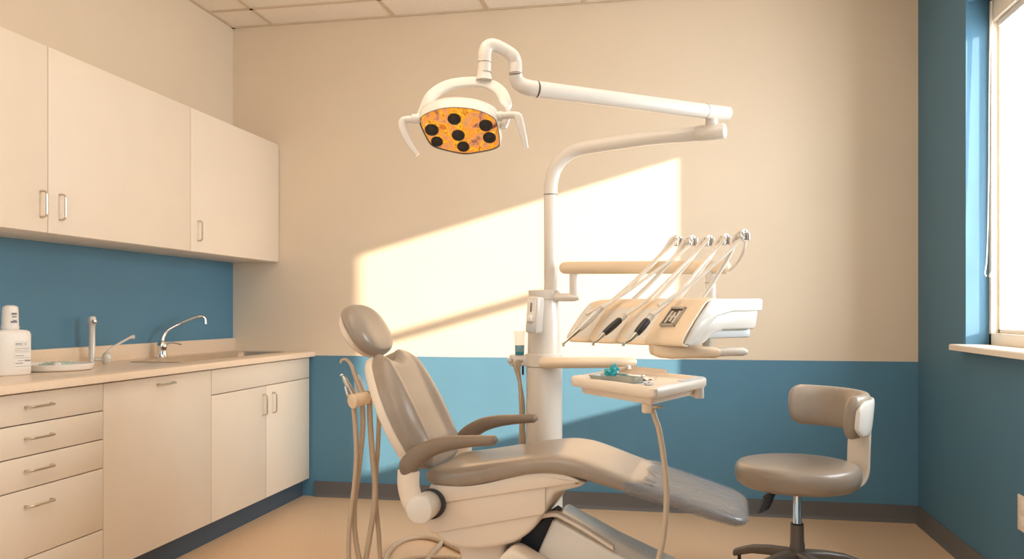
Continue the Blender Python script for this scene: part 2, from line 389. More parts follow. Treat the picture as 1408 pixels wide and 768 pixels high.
# bottle
P = V((-2.62, 2.90, ZCT))
bt = thing('soap_bottle', 'white plastic bottle with tall white cap and printed label on the counter', 'bottle', P)
bu = V((.35, .937, 0)).normalized(); bn = V((bu.y, -bu.x, 0))     # width direction, facing direction
bm = B(); rings = []
for h, a, b in ((0, .062, .036), (.004, .068, .041), (.012, .07, .043), (.165, .07, .043), (.176, .066, .04), (.182, .055, .034), (.184, .03, .026)):
    rings.append(sring(P+V((0, 0, h)), bu, bn, a, b, 4.5, 40))
loft(bm, rings); obj('bottle_body', bm, BOTM, bt)
bm = B(); lathe(bm, [(.03, 0), (.0315, .002), (.033, .012), (.031, .018), (.029, .085), (.026, .095), (.012, .1), (.001, .1)], P+V((0, 0, .183)), seg=28)
cap = obj('cap', bm, BOTM, bt)
def onface(u, z, out, c=P): return c + bu*u + bn*out + V((0, 0, z))
bm = B(); prism(bm, [(-.006, .025), (.058, .025), (.058, .14), (-.006, .14)], lambda u, v, t: onface(u, v, t), .0425, .0438)
lab = obj('bottle_label', bm, PAPERL, bt)
def lettering(txt, size, u, z, out, parent, m=INK, name='printing', c=P):
    cu = bpy.data.curves.new('t', 'FONT'); cu.body = txt; cu.size = size; cu.extrude = .0002
    o = bpy.data.objects.new('t', cu); COL.objects.link(o)
    me = bpy.data.meshes.new_from_object(o.evaluated_get(bpy.context.evaluated_depsgraph_get()))
    bpy.data.objects.remove(o)
    bm = B(); bm.from_mesh(me); bpy.data.meshes.remove(me)
    for v in bm.verts: v.co = onface(u+v.co.x, z+v.co.y, out+v.co.z, c)
    return obj(name, bm, m, parent)
lettering('IMSC C', .014, -.002, .121, .0441, lab)
bm = B()
for z, a, b, hh in ((.108, -.002, .054, .0016), (.101, -.002, .05, .0012), (.094, -.002, .054, .0012), (.078, -.002, .03, .0025), (.070, -.002, .054, .0012), (.058, .008, .03, .002), (.056, .034, .056, .006), (.048, -.002, .028, .003), (.036, -.002, .054, .0012)):
    x = a
    while x < b:
        w = random.uniform(.003, .008); w = min(w, b-x)
        prism(bm, [(x, z), (x+w, z), (x+w, z+hh), (x, z+hh)], lambda u, v, t: onface(u, v, t), .0437, .0442); x += w+.0012
obj('fine_print', bm, INK, lab)
bm = B()
for z, a, b, hh in ((.245, -.009, .009, .007), (.235, -.006, .008, .003), (.213, -.012, .01, .006), (.22, -.004, .008, .003)):
    prism(bm, [(a, z), (b, z), (b, z+hh), (a, z+hh)], lambda u, v, t: onface(u, v, t), .026, .0335)
obj('cap_print', bm, INK, cap)

# ================================================================ DENTAL CHAIR
dc = thing('dental_chair', 'reclined taupe vinyl dental chair with cream shell in the middle of the room', 'dental chair', CH, CA)
SEAT = [(-.30, .598, .572, .20), (-.285, .612, .55, .225), (-.25, .620, .540, .245), (-.18, .630, .539, .255), (-.10, .644, .55, .258), (-.03, .657, .567, .26), (.05, .671, .588, .26), (.12, .683, .603, .26), (.20, .691, .609, .26), (.28, .682, .60, .26),
        (.36, .657, .582, .259), (.44, .628, .563, .257), (.52, .602, .543, .255), (.60, .577, .524, .252), (.73, .538, .488, .244), (.80, .516, .470, .236), (.83, .506, .464, .228), (.852, .497, .464, .212), (.866, .488, .468, .19), (.873, .480, .473, .16)]
def seat_ring(x, zt, zb, w, off=0, N=56):
    zc = (zt+zb)/2; hh = (zt-zb)/2+off; w += off; o = []
    for j in range(N):
        t = 2*math.pi*j/N; cs, sn = math.cos(t), math.sin(t)
        y = w*math.copysign(abs(cs)**(2/5), cs); z = hh*math.copysign(abs(sn)**(2/3.2), sn)
        if sn > 0: z -= .010*(1-(y/w)**2)*min(1, sn*2) * (1 if x < .5 else -.4)
        o.append(ch(x, y, zc+z))
    return o
def dense(tab, x0, x1, n):
    tv = [V((r[1], r[2], r[3])) for r in tab]; xs = [r[0] for r in tab]
    for i in range(n+1):
        x = x0+(x1-x0)*i/n; k = max(j for j in range(len(xs)) if xs[j] <= x+1e-9); k = min(k, len(xs)-2)
        # cubic hermite on nonuniform table
        def m(j):
            if j == 0: return (tv[1]-tv[0])/(xs[1]-xs[0])
            if j == len(xs)-1: return (tv[-1]-tv[-2])/(xs[-1]-xs[-2])
            return (tv[j+1]-tv[j-1])/(xs[j+1]-xs[j-1])
        hh = xs[k+1]-xs[k]; s = (x-xs[k])/hh
        p = (2*s**3-3*s*s+1)*tv[k]+(s**3-2*s*s+s)*hh*m(k)+(-2*s**3+3*s*s)*tv[k+1]+(s**3-s*s)*hh*m(k+1)
        yield (x, p.x, p.y, p.z)
bm = B(); rings = [seat_ring(*r) for r in SEAT[:2]]+[seat_ring(*r) for r in dense(SEAT, -.25, .80, 50)]+[seat_ring(*r) for r in SEAT[16:]]
loft(bm, rings); obj('seat_cushion', bm, VINYL, dc, 50)
# backrest
BU = V((-.454, 0, .891)); BN = V((.891, 0, .454)); B0 = V((-.325, 0, .585))
def bp(t, y, n):
    p = B0 + BU*t + BN*n; return ch(p.x, y, p.z)
BW = [(0, .15), (.012, .185), (.04, .215), (.1, .243), (.18, .258), (.26, .258), (.34, .24), (.40, .218), (.45, .192), (.48, .165), (.495, .135), (.502, .10)]
def back_ring(t, w, e, N=64):
    o = []
    for j in range(N):
        a = 2*math.pi*j/N; cs, sn = math.cos(a), math.sin(a)
        y = w*math.copysign(abs(cs)**(2/3.2), cs); q = abs(y)/.26
        g_ = max(0, min(1, (q-.40)/.34)); front = .050+(.048 if y < 0 else .022)*g_*g_*(3-2*g_)
        n = front*e*abs(sn)**(2/3.0) if sn > 0 else -.012*e*abs(sn)**.6
        scoop = max(0, 1-((y+.04)/.11)**2)**2*.045*max(0, (t-.3)/.2)**2
        o.append(bp(t-scoop, y, n+.004+(1-e)*.02))
    return o
bm = B(); rings = []
for i in range(45):
    s = i/44; t = .502*(1-math.cos(math.pi*s))/2
    w, = interp(BW, t); e = min(1, math.sqrt(max(0, t/.06))*.9+.1, math.sqrt(max(0, (.5025-t)/.06))*.9+.1)
    rings.append(back_ring(t, w, e))
loft(bm, rings); obj('backrest_cushion', bm, VINYL, dc, 50)
bm = B()                                   # light shell behind the cushion
outl = [(t, interp(BW, t)[0]+.006) for t in [.02+.47*i/24 for i in range(25)]]
poly = [(-w, t) for t, w in outl]+[(w, t) for t, w in outl[::-1]]
prism(bm, poly, lambda u, v, t: bp(v, u, t), -.034, .004, .012)
bs = obj('backrest_shell', bm, SHELL, dc)
# headrest
HU = V((-.53, 0, .848)); HN = V((.848, 0, .53)); H0 = V((-.640, 0, 1.122))
def hp(t, y, n):
    p = H0 + HU*t + HN*n; return ch(p.x, y, p.z)
bm = B(); rings = []; NT = 28
for i in range(NT+1):
    s = -1+2*i/NT; t = .118*math.sin(s*math.pi/2); k = max(0.02, 1-abs(t/.118)**2.6)**(1/2.6)
    w = .158*k; o = []
    for j in range(48):
        a = 2*math.pi*j/48; cs, sn = math.cos(a), math.sin(a)
        y = w*math.copysign(abs(cs)**(2/2.6), cs)
        n = ((.048+.018*(y/.158)**2)*abs(sn)**(2/2.6) if sn > 0 else -.024*abs(sn)**(2/2.6))*k**.8
        o.append(hp(t, y, n))
    rings.append(o)
loft(bm, rings); hr = obj('headrest_cushion', bm, VINYL, dc, 60)
bm = B(); prism(bm, [(.146*math.cos(2*math.pi*i/28), .108*math.sin(2*math.pi*i/28)) for i in range(28)], lambda u, v, t: hp(v, u, t), -.042, -.010, .01)
obj('headrest_shell', bm, SHELL, dc)
bm = B()
a0 = bp(.40, 0, -.02); a1 = hp(-.02, 0, -.035)
tube(bm, [a0, a0.lerp(a1, .5)+V((-.004, 0, 0)), a1], .012, 10, flat=(.7, 2))
cyl(bm, hp(-.03, -.03, -.04), hp(-.03, .03, -.04), .014)
obj('headrest_post', bm, NICKEL, dc)
# armrests
def arm(side):
    y = .315*side
    pts = [(-.335, .595), (-.325, .635), (-.29, .672), (-.235, .706), (-.17, .725), (-.10, .735), (-.03, .741), (.0, .7425), (.012, .742)]
    half = [.012, .036, .036, .031, .026, .021, .018, .017, .006]; wid = [.022, .034, .036, .036, .036, .034, .033, .030, .014]
    P = spline([(x, y, z) for x, z in pts], 6); n = len(P); bm = B(); rings = []
    for i, p in enumerate(P):
        T = (P[min(i+1, n-1)]-P[max(i-1, 0)]).normalized(); up = V((-T.z, 0, T.x))
        f = i/(n-1)*(len(half)-1); j = min(int(f), len(half)-2); f -= j
        a = half[j]*(1-f)+half[j+1]*f; w = wid[j]*(1-f)+wid[j+1]*f
        rings.append([ch(*q) for q in sring(p, V((0, 1, 0)), up, w, a, 2.8, 24)])
    loft(bm, rings); obj('armrest', bm, ARMP, dc, 50)
    # cream riser and pivot
    bm = B()
    rz = spline([(-.325, y, .62), (-.325, y, .56), (-.305, y, .50), (-.27, y, .475)], 6)
    tube(bm, [ch(*p) for p in rz], .042, 16, sm=False, flat=(1, .62)); s = side
    obj('armrest_riser', bm, SHELL, dc)
    bm = B(); cyl(bm, ch(-.268, .362*s, .488), ch(-.268, .23*s, .488), .050, .006, 36); pv = obj('pivot_hub', bm, WHITE, dc)
    bm = B(); cyl(bm, ch(-.262, .262*s, .487), ch(-.262, .24*s, .487), .056, .002, 36); obj('pivot_gasket', bm, BLACK, pv)
arm(-1); arm(1)
# shell body under the seat
top = [(-.268, .556), (-.15, .556), (-.06, .570), (.04, .598), (.12, .617), (.2, .622), (.26, .614), (.315, .590)]
low = [(.29, .572), (.235, .556), (.205, .545), (.19, .522), (.158, .466), (.118, .408), (.069, .368), (.028, .349), (-.05, .329), (-.12, .320), (-.17, .323), (-.215, .336), (-.262, .369), (-.30, .42), (-.30, .47)]
def smooth2(pl, k=3): return [(p.x, p.y) for p in spline([V((a, b, 0)) for a, b in pl], k)]
full = smooth2(top)+smooth2(low)
bm = B(); prism(bm, full, lambda u, v, t: ch(u, t, v), -.225, .225, .018, 4); obj('seat_shell', bm, SHELL, dc)
def cut(poly, line, above=True):          # keep the part of poly above a line z = a + b x
    a, b = line; out = []
    f = lambda p: (p[1]-(a+b*p[0]))*(1 if above else -1)
    for p, q in zip(poly, poly[1:]+poly[:1]):
        fp, fq = f(p), f(q)
        if fp >= 0: out.append(p)
        if fp*fq < 0:
            s = fp/(fp-fq); out.append((p[0]+(q[0]-p[0])*s, p[1]+(q[1]-p[1])*s))
    return out
up1 = cut(full, (.535, .20))
bm = B(); prism(bm, up1, lambda u, v, t: ch(u, t, v), -.243, .243, .004, 2); obj('shell_rim', bm, SHELL, dc)
up2 = [p for p in cut(cut(full, (.432, .23)), (.533, .20), False)]
up2 = [(min(p[0], .17) if p[1] > .5 else p[0], p[1]) for p in up2]
bm = B(); prism(bm, up2, lambda u, v, t: ch(u, t, v), -.234, .234, .006, 2); obj('shell_band', bm, SHELL, dc)
# pedestal, lift arm, base
bm = B(); prism(bm, smooth2([(-.19, .345), (-.185, .30), (-.17, .2), (-.19, .05), (-.19, 0)])+smooth2([(.15, 0), (.12, .12), (.03, .24), (.0, .30), (.02, .36)]), lambda u, v, t: ch(u, t, v), -.165, .165, .02); obj('pedestal', bm, SHELL, dc)
bm = B(); prism(bm, [(.03, .30), (.06, .37), (.15, .43), (.2, .40), (.2, .28), (.1, .2)], lambda u, v, t: ch(u, t, v), -.10, .10, .01); obj('bellows', bm, DARK, dc)
bm = B(); prism(bm, [(.135, .335), (.175, .425), (.19, .432), (.39, .336), (.60, .25), (.78, .12), (.80, .012), (.06, .012), (.07, .18)], lambda u, v, t: ch(u, t, v), -.155, .13, .014); obj('lift_arm_cover', bm, WHITE, dc)
bm = B(); P_ = smooth2([(.10, .428), (.14, .452), (.19, .461), (.225, .448), (.30, .412), (.405, .352)], 4); Q_ = [(x+.002, z-.016) for x, z in P_][::-1]
prism(bm, P_+Q_, lambda u, v, t: ch(u, t, v), -.165, -.125, .004); obj('lift_link', bm, SHELL, dc)
bm = B(); prism(bm, smooth2([(-.06, .012), (-.04, .22), (.0, .30), (.035, .338), (.065, .345), (.11, .325), (.20, .275), (.33, .20), (.42, .10), (.44, .012)], 4), lambda u, v, t: ch(u, t, v), -.285, -.16, .018); obj('foot_cover', bm, SHELL, dc)
bm = B(); prism(bm, rr2 if False else [(-.38, -.2), (-.34, -.24), (.8, -.24), (.86, -.18), (.86, .18), (.8, .24), (-.34, .24), (-.38, .2)], lambda u, v, t: ch(u, v, t), 0, .03, .008); obj('base_plate', bm, GREYP, dc)
# plastic wrap on the foot end
bm = B()
ws = [(x, a, b, w) for x, a, b, w in dense(SEAT, .455, .80, 26)]+[SEAT[i] for i in range(16, 20)]
rings = []
for i, r_ in enumerate(ws):
    o = seat_ring(*r_, off=.005, N=72)
    if i == 0:
        o2 = []
        for j, p in enumerate(o):
            a = 2*math.pi*j/72; s = max(0, min(1, math.sin(a)*3-1.2)); k = s*(.075+.02*math.sin(j*1.7)+.012*math.sin(j*3.1))
            q = list(dense(SEAT, .455+k, .80, 1))[0]
            o2.append(seat_ring(*q, off=.005, N=72)[j])
        o = o2
    elif i < 8 and True:
        o2 = []
        for j, p in enumerate(o):
            a = 2*math.pi*j/72; s = max(0, min(1, math.sin(a)*3-1.2)); k = s*(.075+.02*math.sin(j*1.7)+.012*math.sin(j*3.1))*(1-i/8)
            q = list(dense(SEAT, r_[0]+k, .80, 1))[0]
            o2.append(seat_ring(*q, off=.005, N=72)[j])
        o = o2
    rings.append([p+V((0, 0, .0012*math.sin(i*2.3+j))) for j, p in enumerate(o)])
last = SEAT[-1]; rings.append(seat_ring(last[0]+.006, last[1], last[2], last[3]*.98, N=72))
L = [[bm.verts.new(p) for p in r_] for r_ in rings]
for a, b in zip(L, L[1:]):
    for i in range(72): bm.faces.new((a[i], a[(i+1) % 72], b[(i+1) % 72], b[i]))
bm.faces.new(L[-1])
tag(obj('plastic_foot_cover', bm, WRAP, ang=60), 'clear wrinkled plastic cover over the foot end of the dental chair', 'plastic cover')

# ================================================================ SUPPORT COLUMN + OPERATING LIGHT
cx, cy = -.573, 3.755
C0 = V((cx, cy, 0))
col = thing('support_column', 'cream support column standing on the floor behind the dental chair', 'column', C0)
bm = B(); lathe(bm, [(.13, 0), (.13, .02), (.088, .03), (.086, .06), (.083, .7), (.0825, .95)], C0, seg=48); obj('lower_column', bm, WHITE, col)
bm = B(); lathe(bm, [(.0825, .951), (.087, .954), (.087, 1.008), (.0825, 1.011)], C0, seg=48); lathe(bm, [(.078, 1.0), (.076, 1.12), (.069, 1.25), (.068, 1.262)], C0, seg=48); obj('upper_column', bm, WHITE, col)
bm = B(); lathe(bm, [(.072, 1.258), (.074, 1.262), (.074, 1.296), (.07, 1.30), (.03, 1.302)], C0, seg=48); obj('column_cap', bm, WHITE, col)
# utility holder band on the left of the column
bm = B(); a = cf(-.075+.146, 3.78, .98)
p0 = C0+V((0, 0, .98))+V((-CT, -ST, 0))*.06; p1 = C0+V((0, 0, .98))+V((-CT, -ST, 0))*.16
M = Matrix.Translation(p0.lerp(p1, .5)) @ Matrix.Rotation(TH, 4, 'Z')
box(bm, -.05, .05, -.03, .03, -.026, .026, .01, M); obj('side_bracket', bm, WHITE, col)
bm = B(); q = p1+V((CT, ST, 0))*.005; cyl(bm, q+V((ST, -CT, 0))*.032, q+V((-ST, CT, 0))*.03, .013); cyl(bm, q+V((CT, ST, 0))*.05+V((ST, -CT, 0))*.036, q+V((CT, ST, 0))*.05, .007); obj('bracket_knob', bm, NICKEL, col)
# operating light : pole + boom + balanced arm + head
ol = thing('operating_light', 'white overhead dental operating light on a jointed arm above the chair', 'dental light', C0+V((0, 0, 1.30)))
bm = B(); pt = at(757, 268, 3.79)
px_, py_ = at(757.2, 268, 3.79).xy; pole_top = V((px_, py_, H+(Y0-268)/F*3.79))
cyl(bm, (px_, py_, 1.29), pole_top, .031, .002, 32); obj('pole', bm, WHITE, ol)
bm = B()
bend = [pole_top, V((cx, cy, pole_top.z+.07)), ]
zb_ = 1.955
bA = at(764, 230.5, 3.785); bB = at(776, 215.5, 3.77); bC = at(792, 206, 3.75); bD = at(815, 201, 3.72); bE = at(960, 183.5, 3.53)
tube(bm, [pole_top, V((px_, py_, pole_top.z+.03)), at(758.6, 248, 3.79), bA, bB, bC, bD, at(890, 190, 3.62), bE], .031, 24, k=8); obj('boom', bm, WHITE, ol)
bm = B(); cyl(bm, pole_top-V((0, 0, .001)), pole_top+V((0, 0, .003)), .0315, .0005, 32); obj('pole_joint', bm, SEAM, ol)
e0 = at(956, 183.8, 3.53); e1 = at(998, 180, 3.47)
bm = B(); cyl(bm, e0, e1, .033, .010, 32); obj('boom_end', bm, WHITE, ol)
piv = at(978.5, 174, 3.50)
bm = B(); cyl(bm, piv, piv+V((0, 0, .05)), .026, .002, 28); obj('arm_pivot', bm, WHITE, ol)
u0 = at(1003, 156.3, 3.51); u1 = at(970, 152.5, 3.47); u2 = at(737, 122.5, 3.04)
bm = B(); tube(bm, [u0, u0.lerp(u1, .05), u1, u2], [.022, .030, .0305, .0305], 26, sm=False); arm_ = obj('balance_arm', bm, WHITE, ol)
bm = B(); dirn = (u2-u0).normalized(); s1 = u2-dirn*.003
cyl(bm, s1, s1+dirn*.003, .0312, .0005, 28); obj('arm_seam', bm, SEAM, ol); bm = B(); s2 = at(969, 152.3, 3.468); cyl(bm, s2, s2-dirn*.003, .0312, .0005, 28); obj('arm_seam', bm, SEAM, ol)
bm = B(); tube(bm, [u2, at(727, 121, 3.03), at(716, 116.5, 3.02), at(710.5, 109, 3.01), at(709, 101, 3.0)], [.0305, .030, .028, .0255, .024], 24); obj('elbow', bm, WHITE, ol)
bm = B(); tube(bm, [at(709, 102, 3.0), at(709, 93, 3.0), at(708.5, 85, 3.0), at(705, 77, 2.99), at(697, 71, 2.985), at(685, 64.5, 2.97), at(676, 62, 2.96), at(669, 66, 2.955), at(666.6, 75, 2.95), at(666.5, 86, 2.95), at(666, 98, 2.95)], .0237, 24); obj('gooseneck', bm, WHITE, ol)
for q, dd in ((at(709, 101, 3.0), .0245), (at(666.5, 86, 2.95), .0245), (at(666.2, 100, 2.95), .0245)):
    bm = B(); cyl(bm, q-V((0, 0, .001)), q+V((0, 0, .001)), dd, .0003, 28); obj('neck_seam', bm, SEAM, ol)
bm = B(); q = at(665.5, 108.5, 2.95); lathe(bm, [(.030, -.004), (.027, .008), (.0242, .020), (.0238, .03)], q, seg=28); obj('yoke_socket', bm, WHITE, ol)
# lamp head frame
hc = at(634, 178, 2.86)
vdir = (hc-V((0, 0, H))).normalized()
rt = (V((CT, ST, 0))*math.cos(R(-3))+V((0, 0, 1))*math.sin(R(-3))).normalized()
fwd = V((-ST, CT, 0))
nz = (-fwd*math.cos(R(50)) - V((0, 0, 1))*math.sin(R(50))); nz = (nz-rt*nz.dot(rt)).normalized()
upv = nz.cross(rt).normalized()
if upv.z < 0: upv = -upv
def lh(x, y, z): return hc + rt*x + upv*y + nz*z
K = 2.86/F
face = [(-.144, .030), (-.135, .052), (-.105, .074), (-.055, .093), (.0, .098), (.055, .092), (.098, .074), (.122, .052), (.133, .0), (.138, -.045), (.134, -.062), (.11, -.078), (.06, -.094), (.012, -.104), (-.04, -.096), (-.085, -.084), (-.108, -.070), (-.124, -.04), (-.142, .012)]
face = [(p.x, p.y) for p in spline([V((a, b, 0)) for a, b in face+face[:1]], 3)][:-1]
bm = B(); rings = []
for z, s in ((.0, .955), (.006, .985), (.0, 1.0), (-.03, 1.02), (-.05, .99), (-.062, .90), (-.07, .72), (-.074, .4), (-.075, .05)):
    rings.append([lh(x*s, y*s*(1 if z > -.04 else 1), z) for x, y in face])
rings = rings[::-1]; L = [[bm.verts.new(p) for p in r_] for r_ in rings]
for a, b in zip(L, L[1:]):
    for i in range(len(a)): bm.faces.new((a[i], a[(i+1) % len(a)], b[(i+1) % len(a)], b[i]))
bm.faces.new(L[0]); bm.faces.new(L[-1][::-1]); hd = obj('lamp_housing', bm, WHITE, ol, 50)
bm = B(); prism(bm, [(x*.965, y*.965) for x, y in face], lambda u, v, t: lh(u, v, t), -.01, .003, .002, 1); rf = obj('reflector', bm, AMBER, ol)
bm = B(); rings = [[lh(x*s, y*s, z) for x, y in face] for s, z in ((.962, .002), (.97, .0075), (.985, .0075), (.988, .002))]
loft(bm, rings, False); obj('reflector_rim', bm, SEAM, ol)
def invpx(px, py):                     # where a pixel ray meets the face plane (head coordinates)
    d = (at(px, py, 1)-V((0, 0, H))); o = V((0, 0, H)); s = (hc-o).dot(nz)/d.dot(nz); p = o+d*s-hc
    return p.dot(rt), p.dot(upv)
for zx, zy, a in ((383, 495, 37), (258, 555, 39), (558, 530, 38), (578, 598, 37), (405, 585, 37), (287, 620, 34), (433, 648, 35)):
    x, y = invpx(530+zx/4.042, 40+zy/4.042); bm = B(); rr_ = a/4.042*K*1.0
    rings = [[lh(x+rr_*s*math.cos(2*math.pi*j/24), y+rr_*s*.98*math.sin(2*math.pi*j/24), z) for j in range(24)] for s, z in ((1, .002), (1, .006), (.93, .009), (.80, .007), (.5, .0095), (.05, .010))]
    loft(bm, rings); obj('lamp_lens', bm, BLACK, ol)
# yoke ring
yk = [at(578, 163, 2.87), at(580, 156, 2.88), at(592, 133, 2.90), at(615, 117.5, 2.93), at(645, 112.5, 2.95), at(669, 114.5, 2.95), at(687, 124.5, 2.93), at(695.5, 142, 2.90), at(696, 162, 2.88), at(692, 176, 2.87)]
q = spline(yk, 8); bm = B(); rings = []; n = len(q)
wd0 = (V((0, 0, 1))*.9+fwd*.45).normalized()
for i, p in enumerate(q):
    T = (q[min(i+1, n-1)]-q[max(i-1, 0)]).normalized()
    wdir = (wd0-T*wd0.dot(T)).normalized(); s = min(1, .6+2.2*min(i, n-1-i)/(n-1))
    rings.append(sring(p, wdir, T.cross(wdir), .021*s, .008, 3.5, 20))
loft(bm, rings); obj('yoke', bm, WHITE, ol, 50)
for s, pts in ((-1, [(577, 163), (566, 164), (558, 164.5), (553.5, 168), (555, 180), (562, 196), (574, 213)]), (1, [(680, 160), (697, 158.5), (706, 158), (712, 160.5), (716, 172), (720, 188), (723.5, 204)])):
    bm = B(); tube(bm, [at(x, y, 2.84) for x, y in pts], [.013, .0125, .0125, .015, .014, .0115, .0085], 16, flat=(1, 1)); obj('handle', bm, WHITE, ol)
    bm = B(); a = at(pts[0][0]+s*-1, pts[0][1], 2.84); b = at(pts[0][0]+s*11, pts[0][1]-.4*s, 2.84); cyl(bm, a, b, .0165, .003, 20); obj('handle_collar', bm, WHITE, ol)

# ================================================================ DELIVERY UNIT
W_ = (.6, -.8); N_ = (.8, .6); NB = (.588, 2.85)           # near-bottom corner of the panel in the heading frame
ULEN = .62
def du(w, n, z):                       # w: 0 near end .. 1 far end ; n: set-back
    l = (1-w)*0 + w
    return cf(NB[0]-W_[0]*ULEN*l+N_[0]*n, NB[1]-W_[1]*ULEN*l+N_[1]*n, z)
un = thing('delivery_unit', 'white instrument delivery unit with cream sloped front on a swing arm from the column', 'dental instrument unit', C0+V((0, 0, 1.27)))
bodyp = smooth2([(.0, 1.097), (.015, 1.122), (.075, 1.19), (.125, 1.236), (.16, 1.244)], 4)+[(.40, 1.246), (.418, 1.244), (.424, 1.232), (.418, 1.205)]+[(.406, 1.148), (.394, 1.137)]+smooth2([(.22, 1.137), (.165, 1.122), (.11, 1.09), (.06, 1.081), (.02, 1.083)], 4)
for nm, w0, w1, mm, sh in (('side_shell', 0.0, .045, WHITE, 0), ('side_shell', .955, 1.0, WHITE, 0)):
    bm = B(); prism(bm, bodyp, lambda u, v, t: du(t, u, v), w0, w1, .008); obj(nm, bm, WHITE, un)
bm = B(); prism(bm, [(u*.995+.001, v-.001) for u, v in bodyp], lambda u, v, t: du(t, u, v), .04, .96); obj('unit_body', bm, WHITE, un)
# upper lip running round side
lip = [(.13, 1.240), (.16, 1.248), (.416, 1.250), (.428, 1.246), (.426, 1.205), (.25, 1.20), (.17, 1.185), (.12, 1.15), (.07, 1.10), (.03, 1.083), (.0, 1.09), (.06, 1.17)]
bm = B(); prism(bm, lip, lambda u, v, t: du(t, u, v), -.02, .0, .005); obj('side_trim', bm, WHITE, un)
# scalloped cream front panel : four bays
bm = B(); NW, NS = 80, 14; grid = []
fr = smooth2([(.02, 1.080), (-.004, 1.086), (-.008, 1.10), (.006, 1.124), (.07, 1.194), (.12, 1.2405), (.17, 1.252)], 3)
for i in range(NW+1):
    w = -.012+1.002*i/NW; row = []
    for k, (n, z) in enumerate(fr):
        s = k/(len(fr)-1); bay = (w*4.0) % 1
        r_ = max(0, 1-abs(bay-.5)*2); dep = .016*(1-(1-min(1, r_*2.2))**2)*math.sin(math.pi*min(1, max(0, s)))
        if w < .27: dep = 0
        # rounded ends
        e = max(0, (w-.93)/.07); tuck = .03*e*e
        row.append(bm.verts.new(du(w, n+dep*.75-.004+tuck, z-dep*.6)))
    grid.append(row)
for a, b in zip(grid, grid[1:]):
    for k in range(len(fr)-1): bm.faces.new((a[k], b[k], b[k+1], a[k+1]))
fp = obj('front_panel', bm, CREAMP, un, 60)
sol = fp.modifiers.new('Solidify', 'SOLIDIFY'); sol.thickness = .006; sol.offset = -1
# display window on the near bay
fn = lambda s: (.02+s*.095, 1.135+s*.092)
def pan(w, s, o=0):                     # on the sloping panel, o outward
    n, z = fn(s); return du(w, n-o*.70-.004, z+o*.72)
bm = B(); a = [pan(.20, .12, .004), pan(.065, .12, .004), pan(.065, .72, .004), pan(.20, .72, .004)]
def quadframe(bm, w0, w1, s0, s1, o0, o1):
    vs = [[bm.verts.new(pan(w, s, o)) for w, s in ((w0, s0), (w1, s0), (w1, s1), (w0, s1))] for o in (o0, o1)]
    bm.faces.new(vs[0][::-1]); bm.faces.new(vs[1])
    for i in range(4): bm.faces.new((vs[0][i], vs[0][(i+1) % 4], vs[1][(i+1) % 4], vs[1][i]))
for w0, w1, s0, s1 in ((.200, .192, .1, .78), (.093, .101, .1, .78), (.200, .093, .1, .15), (.200, .093, .72, .80)): quadframe(bm, w0, w1, s0, s1, -.004, .015)
dw = obj('window_bezel', bm, GREYM, un)
bm = B(); quadframe(bm, .195, .098, .14, .74, -.004, .0105); obj('window_pane', bm, WPANE, dw)
bm = B()
for i in range(3): quadframe(bm, .186-.029*i, .168-.029*i, .2+.06*(i % 2), .66-.06*(i % 2), .009, .0125)
quadframe(bm, .19, .103, .42, .47, .009, .013)
obj('window_slot', bm, SILVER, dw)
# under plate, handle sled
bm = B(); prism(bm, [(.14, .04), (.40, .04), (.40, .6), (.14, .6)], lambda u, v, t: du(v, u, t), 1.105, 1.137, .006); obj('under_plate', bm, GREYP, un)
bm = B(); q = cf(.72, 3.06, 1.06); cyl(bm, q, q+V((0, 0, .06)), .018); obj('sled_post', bm, WHITE, un)
bm = B()
rings = [sring(at(x, y, d), V((-ST, CT, 0)), V((0, 0, 1)), a, b, 3.5, 28) for x, y, d, a, b in ((893, 477, 3.0, .02, .012), (896, 479, 3.0, .05, .022), (905, 481, 3.0, .06, .027), (922, 483, 2.99, .06, .026), (950, 483.2, 2.98, .06, .022), (980, 484, 2.97, .058, .020), (986, 484, 2.97, .05, .015))]
loft(bm, rings); obj('handle_sled', bm, CREAMP, un, 45)
bm = B()
rings = [sring(at(x, y, d), V((-ST, CT, 0)), V((0, 0, 1)), a, b, 3, 24) for x, y, d, a, b in ((982, 484, 2.97, .045, .015), (1000, 483.3, 2.97, .045, .015), (1020, 483, 2.97, .04, .015), (1025, 483, 2.97, .03, .010))]
loft(bm, rings); obj('pull_handle', bm, WHITE, un, 45)
# arms
bm = B(); tube(bm, [at(748, 408.5, 3.79), at(775, 408.5, 3.74), at(790, 408.5, 3.72), at(797, 408.5, 3.71)], [.024, .024, .023, .014], 18, sm=False, flat=(.8, 1.2)); obj('link_arm', bm, WHITE, un)
bm = B(); q = at(790, 408, 3.72); cyl(bm, q-V((0, 0, .01)), V((q.x, q.y, H+(Y0-372)/F*3.72)), .0235); obj('link_post', bm, WHITE, un)
bm = B(); tube(bm, [at(771, 368, 3.74), at(774, 368, 3.735), at(780, 368, 3.73), at(880, 367.5, 3.5), at(994, 367, 3.28), at(1000, 367, 3.27), at(1003, 367, 3.265)], [.018, .026, .0285, .0275, .0275, .026, .016], 24, sm=False); obj('swing_arm', bm, CREAMP, un)
bm = B(); q = at(976.5, 370, 3.31); cyl(bm, V((q.x, q.y, 1.24)), q, .0215); obj('unit_post', bm, WHITE, un)
bm = B(); cyl(bm, V((q.x, q.y, 1.315)), V((q.x, q.y, 1.317)), .022, .0004); obj('post_seam', bm, SEAM, un)
